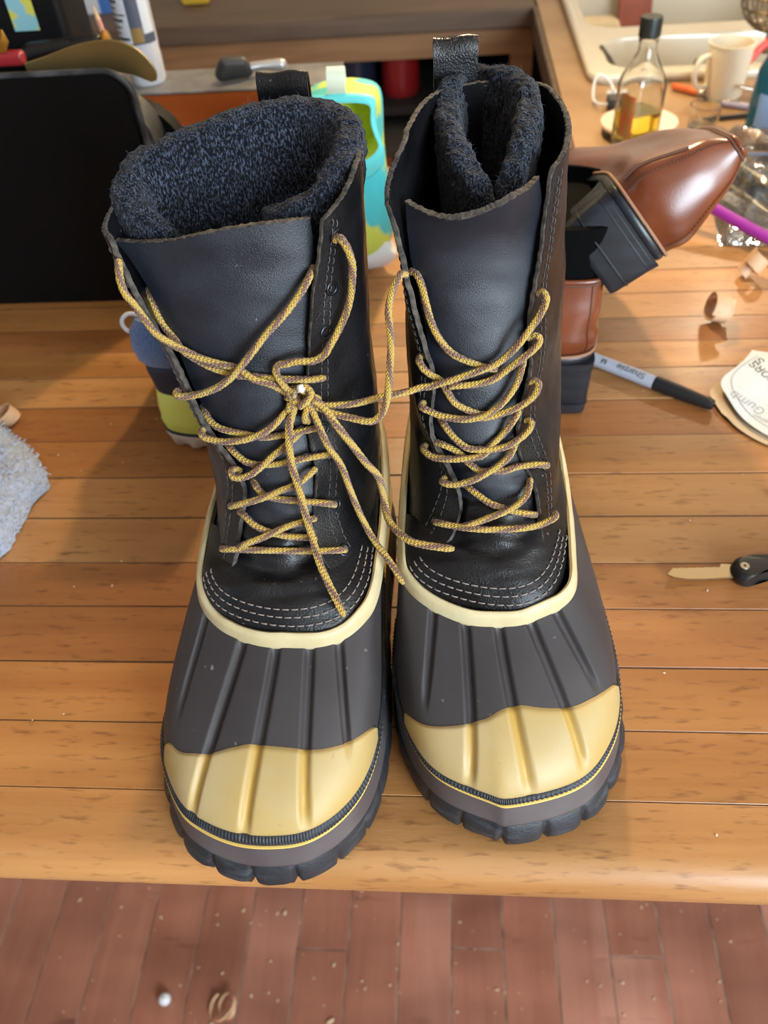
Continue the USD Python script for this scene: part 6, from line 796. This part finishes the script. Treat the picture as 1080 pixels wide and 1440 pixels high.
for _ in range(5200):
    i, j = int(gT.integers(1, 27)), int(gT.integers(0, 150)); p = tG[i, j]
    if p[0] < -.43: continue
    d = unit(tN[i, j] * .8 + gT.normal(0, .55, 3)); pile.append(tube(np.stack([p, p + d * .0022, p + d * .0032 + gT.normal(0, .0008, 3)]), [.00045, .0004, .0003], 3, cap=False))
part(tw, 'terry_pile', join(*pile), M('towel_pile', lin(176, 184, 202), .95), False, kind='stuff')
# clear bag with a purple pen
def clear(name, tint=(1, 1, 1), gl=.03): 
    return usdkit.material(stage, '/World/Looks/' + name, {'t': ('transparent_bsdf', {'color': tint}), 'g': ('glossy_bsdf', {'roughness': gl}), 'f': ('fresnel', {'IOR': 1.45}), 'tc': ('texture_coordinate', {}), 'n': ('noise_texture', {'scale': 90.0, 'detail': 2.0}), 'b': ('bump', {'strength': .5, 'distance': .003}), 'x': ('math', {'math_type': 'multiply_add', 'value2': 1.6, 'value3': .06}), 'm': ('mix_closure', {})},
        [('tc.object', 'n.vector'), ('n.fac', 'b.height'), ('b.normal', 'g.normal'), ('f.fac', 'x.value1'), ('x.value', 'm.fac'), ('t.transparent' if False else 't.BSDF', 'm.closure1'), ('g.BSDF', 'm.closure2')], surface='m.closure')
FILM = clear('clear_film', (.90, .90, .90))
pb = thing('plastic_bag', 'crumpled clear plastic bag at the right edge of the table', 'bag', (.37, .95, 0)); uu, vv = np.meshgrid(np.linspace(0, 1, 70), np.linspace(0, 1, 70)); px_ = .285 + .20 * uu + .03 * vv; py_ = .835 + .24 * vv - .02 * uu
hz = np.minimum(np.minimum(uu, 1 - uu), np.minimum(vv, 1 - vv)).clip(0, .15) / .15; cr = np.abs(meshkit.fbm(np.stack([uu * 5 + vv * 2, vv * 4 - uu * 2, 0 * uu], -1), 3, 4) - .5) * 2
Gb = np.stack([px_ + .006 * cr, py_, .0015 + np.sqrt(hz) * (.022 + .03 * (1 - cr) * hz)], -1); part(pb, 'film', join(grid(Gb), grid(np.stack([px_, py_, 0 * px_ + .0006], -1), flip=True)), FILM, True)
for i, (a, b) in enumerate((((.305, .99, .012), (.345, .88, .012)), ((.33, 1.03, .014), (.385, .90, .012)), ((.36, 1.02, .013), (.42, .95, .013)))): single('metal_rod', ('thin bright metal rod inside the clear bag, nearest', 'thin bright metal rod inside the clear bag, middle one', 'thin bright metal rod inside the clear bag, farthest')[i], 'rod', tube([a, np.add(a, b) / 2, b], .004, 12), STEEL, 50, group='metal rods in the clear bag')
single('dark_pouch', 'dark grey pouch inside the clear bag', 'pouch', puff(rbox(.09, .05, .014, .005, (.385, 1.0, .010)), .002, 60), M('pouch_dark', lin(60, 62, 70), .5))
pp = thing('purple_pen', 'magenta purple pen lying against the clear bag', 'pen', (.30, .84, 0)); part(pp, 'barrel', tube([(.262, .883, .032), (.30, .846, .022), (.36, .79, .0066)], .0062, 16), M('purple_plastic', lin(146, 42, 140), .35, coat=.3), 40); part(pp, 'end_cap', tube([(.2615, .8835, .0322), (.258, .887, .0331)], [.0062, .005], 16), M('pink_plastic', lin(200, 110, 190), .4), 40)

# ---------------------------------------------------------------- on the sink counter
GLS = M('bottle_glass', (.96, .97, .95), .02, trans=1.0, ior=1.46); OIL = M('olive_oil', (.95, .80, .10), .02, trans=1.0, ior=1.40)
oc = V(.243, 1.142, cz + .0005); OS = .87; ol = thing('oil_bottle', 'tall square glass bottle half full of yellow oil', 'bottle', oc)
def sq(rows, n=48, p=5.0):
    th = np.arange(n) * 2 * math.pi / n; o = np.stack([np.cos(th), np.sin(th)], 1); o = o / (np.abs(o) ** p).sum(1, keepdims=True) ** (1 / p); ci = np.stack([np.cos(th), np.sin(th)], 1)
    R = rot([0, 0, 1], 24)[:2, :2]; return np.stack([np.c_[((o * (1 - k) + ci * k) * r) @ R.T, np.full(n, z * OS)] for r, z, k in rows]) + oc
part(ol, 'glass', capped(sq([(.022, 0, 0), (.0245, .004, 0), (.025, .01, 0), (.025, .095, 0), (.0235, .108, .3), (.016, .128, .8), (.0115, .140, 1), (.0110, .152, 1), (.0125, .153, 1), (.0125, .158, 1), (.0095, .158, 1), (.0095, .141, 1), (.0145, .127, .8), (.0220, .107, .3), (.0232, .094, 0), (.0232, .008, 0), (.020, .006, 0)]), True, True), GLS, 40)
part(ol, 'oil', capped(sq([(.0205, .0066, 0), (.0230, .0085, 0), (.0230, .058, 0), (.0225, .0585, 0)])), OIL, 40)
part(ol, 'cap', lathe([(.001, .152), (.0128, .152) , (.0135, .1535), (.0135, .172), (.0125, .174), (.001, .174)], 32, oc + V(0, 0, .158 * OS - .1515)), M('cap_green_black', lin(26, 34, 30), .4), 40)
lbm = sq([(.0254, .028, 0), (.0254, .088, 0)]); th = np.arange(48) * 360 / 48 + 24; selc = [i for i in range(48) if 195 <= (th[i] % 360) <= 255]; part(ol, 'label', shell(lbm[:, selc] , .0002), M('oil_label', lin(178, 92, 50), .55, lin(150, 120, 60), (70, 70, 40), lo=.5, hi=.65), False)
dc = V(.258, 1.196, cz + .0005); di = thing('round_stand', 'pale round plate on a dark base behind the oil bottle', 'plate', dc); part(di, 'base', lathe([(.001, 0), (.046, 0), (.049, .003), (.049, .011), (.001, .011)], 48, dc), M('stand_black', lin(26, 24, 24), .5), 40); part(di, 'plate', lathe([(.001, .0112), (.050, .0112), (.0525, .014), (.052, .017), (.001, .0172)], 48, dc), M('stand_pale', lin(222, 200, 186), .5), 40)
gc = V(.345, 1.196, cz + .0005); single('glass_jar', 'small thick clear glass beside the oil bottle', 'glass', lathe([(.001, 0), (.017, 0), (.0195, .003), (.0205, .03), (.0215, .034), (.0195, .034), (.0175, .008), (.001, .007)], 40, gc), GLS, 40)
mc = V(.400, 1.322, cz + .0005); mu = thing('measuring_jug', 'cloudy white plastic jug with a handle on the counter', 'jug', mc); JUG = M('jug_plastic', lin(222, 210, 188), .35, sss=.2)
part(mu, 'body', lathe([(.001, 0), (.025, 0), (.0275, .003), (.031, .070), (.0325, .073), (.030, .073), (.0255, .006), (.001, .005)], 44, mc), JUG, 40); part(mu, 'handle', tube(spline([mc + V(-.029, -.008, .058), mc + V(-.044, -.016, .056), mc + V(-.050, -.018, .036), mc + V(-.040, -.014, .018), mc + V(-.027, -.008, .016)], 30), .004, 10), JUG, 60)
rh = thing('red_scissors', 'red-handled scissors leaning beside the jug', 'scissors', (.45, 1.33, cz)); RED = M('red_plastic', lin(206, 60, 50), .4); part(rh, 'handle', tube(spline([(.430, 1.345, .012), (.447, 1.35, .030), (.468, 1.355, .044), (.490, 1.36, .040), (.480, 1.35, .018), (.455, 1.34, .006)], 40), .0055, 10), RED, 60); part(rh, 'blade', xf(rbox(.07, .010, .003, .001), rot([0, 1, 0], 12), (.415 + .03, 1.285, cz + .018)), STEEL, 40)
bb = V(.425, 1.158, cz + .0005); dt = thing('dish_soap_bottle', 'dark blue bottle of teal liquid at the right edge', 'bottle', bb); part(dt, 'body', lathe([(.001, 0), (.030, 0), (.034, .006), (.035, .05), (.033, .085), (.022, .115), (.010, .125), (.010, .14), (.001, .14)], 44, bb), M('blue_bottle', (.02, .16, .30), .08, trans=.75, ior=1.35), 40); part(dt, 'label', xf(wrap(-150, -95, .025, .065, .0356), None, bb), M('soap_label', lin(120, 150, 190), .5), 40); part(dt, 'cap', lathe([(.001, .1402), (.012, .1402), (.012, .165), (.001, .165)], 24, bb), '/World/Looks/soap_label', 40)
op = thing('orange_brush', 'small brush with an orange handle lying on the counter', 'brush', (.36, 1.33, cz)); part(op, 'handle', hullchain([(.337, 1.352, cz + .0062), (.365, 1.325, cz + .0062)], [.0055, .006]), M('orange_plastic', lin(212, 104, 52), .4), 40); part(op, 'ferrule', hullchain([(.366, 1.324, cz + .0062), (.376, 1.315, cz + .0060)], [.0055, .005]), LG, 40)
gp = thing('grey_pen', 'lavender grey pen lying in front of the jug', 'pen', (.41, 1.285, cz)); part(gp, 'barrel', hullchain([(.392, 1.278, cz + .005), (.430, 1.258, cz + .005)], [.0042, .0045]), M('lavender_plastic', lin(164, 158, 186), .4), 40); part(gp, 'clip', hullchain([(.398, 1.275, cz + .0102), (.41, 1.268, cz + .0104)], [.001, .001]), STEEL, 40)
bk = thing('black_rod', 'thin black rod lying on the counter behind the glass', 'rod', (.40, 1.21, cz)); part(bk, 'shaft', hullchain([(.352, 1.225, cz + .004), (.42, 1.235, cz + .004)], [.003, .0032]), RUB, 40); part(bk, 'tip', hullchain([(.345, 1.224, cz + .004), (.351, 1.2248, cz + .004)], [.0018, .0028]), LG, 40)
ad = thing('power_adapter', 'black adapter block with a looped white cable', 'adapter', (.235, 1.30, cz)); part(ad, 'block', rbox(.032, .024, .020, .003, (.243, 1.285, cz + .0105)), RUB, 40); part(ad, 'cover', cbox(.232, .262, 1.300, 1.335, cz + .0005, cz + .012, .002), M('adapter_white', lin(200, 204, 210), .5), False); part(ad, 'cable', tube(spline([(.228, 1.282, cz + .01), (.216, 1.29, cz + .008), (.211, 1.325, cz + .018), (.222, 1.345, cz + .03), (.236, 1.34, cz + .022), (.240, 1.32, cz + .0145)], 50), .0022, 8), '/World/Looks/adapter_white', 60)
wb = thing('wire_strainer', 'tarnished wire strainer hanging over the sink edge', 'strainer', (.50, 1.47, .02)); WIR = M('tarnished_wire', lin(120, 104, 84), .35, metal=.8)
c0 = V(.500, 1.47, .075)
for k in range(9): a = math.pi * k / 9; part(wb, 'wire', tube(np.stack([c0 + V(math.cos(a) * .055 * math.cos(t), math.sin(a) * .055 * math.cos(t), -.055 * math.sin(t)) for t in np.linspace(0, math.pi, 21)]), .0014, 5), WIR, 60)
for z in (.0, .018, .036, .048): r_ = math.sqrt(max(.055 ** 2 - z ** 2, 1e-6)); part(wb, 'hoop', tube(np.stack([c0 + V(r_ * math.cos(t), r_ * math.sin(t), -z) for t in np.linspace(0, 2 * math.pi, 37)]), .0018, 6, cap=False), WIR, 60)
part(wb, 'stem', tube([c0 + V(0, .0, -.055), c0 + V(.0, 0, -.0855)], .006, 10), WIR, 60)
# ---------------------------------------------------------------- litter on the floor
bd = single('white_bead', 'round white bead lying on the wooden floor', 'bead', lathe([(.0012, .0011), (.006, .0012), (.0085, .005), (.0092, .009), (.0080, .0135), (.005, .0165), (.0012, .0172), (.0012, .0165)], 28, (-.4345, .3105, -TZ + .0002)), M('bead_white', lin(220, 222, 226), .35), 50)
gF = np.random.default_rng(9); cr_ = []
for _ in range(130):
    x, y = gF.uniform(-.62, .42), gF.uniform(.20, .50); s = gF.uniform(.0006, .0021) * (1.7 if gF.random() < .12 else 1)
    cr_.append(xf(trimesh.creation.icosphere(subdivisions=1, radius=1.0), rot([0, 0, 1], gF.uniform(0, 180)), (x, y, -TZ + s * .5), (s * gF.uniform(.7, 2.2), s, s * .6)))
single('floor_crumbs', 'pale crumbs and chips scattered over the wooden floor', 'crumbs', join(*cr_), M('crumb', lin(208, 180, 150), .8), 60, kind='stuff')
gF = np.random.default_rng(21); cr_ = []
for _ in range(60):
    x, y = gF.uniform(-.40, .25), gF.uniform(.18, .62); s = gF.uniform(.0003, .0008)
    if abs(x + .035) < .15 and y > .14: continue
    cr_.append(xf(trimesh.creation.icosphere(subdivisions=1, radius=1.0), rot([0, 0, 1], gF.uniform(0, 180)), (x, y, s * .4), (s * gF.uniform(.7, 2.2), s, s * .6)))
single('table_crumbs', 'fine pale crumbs scattered over the table boards', 'crumbs', join(*cr_), '/World/Looks/crumb', 60, kind='stuff')
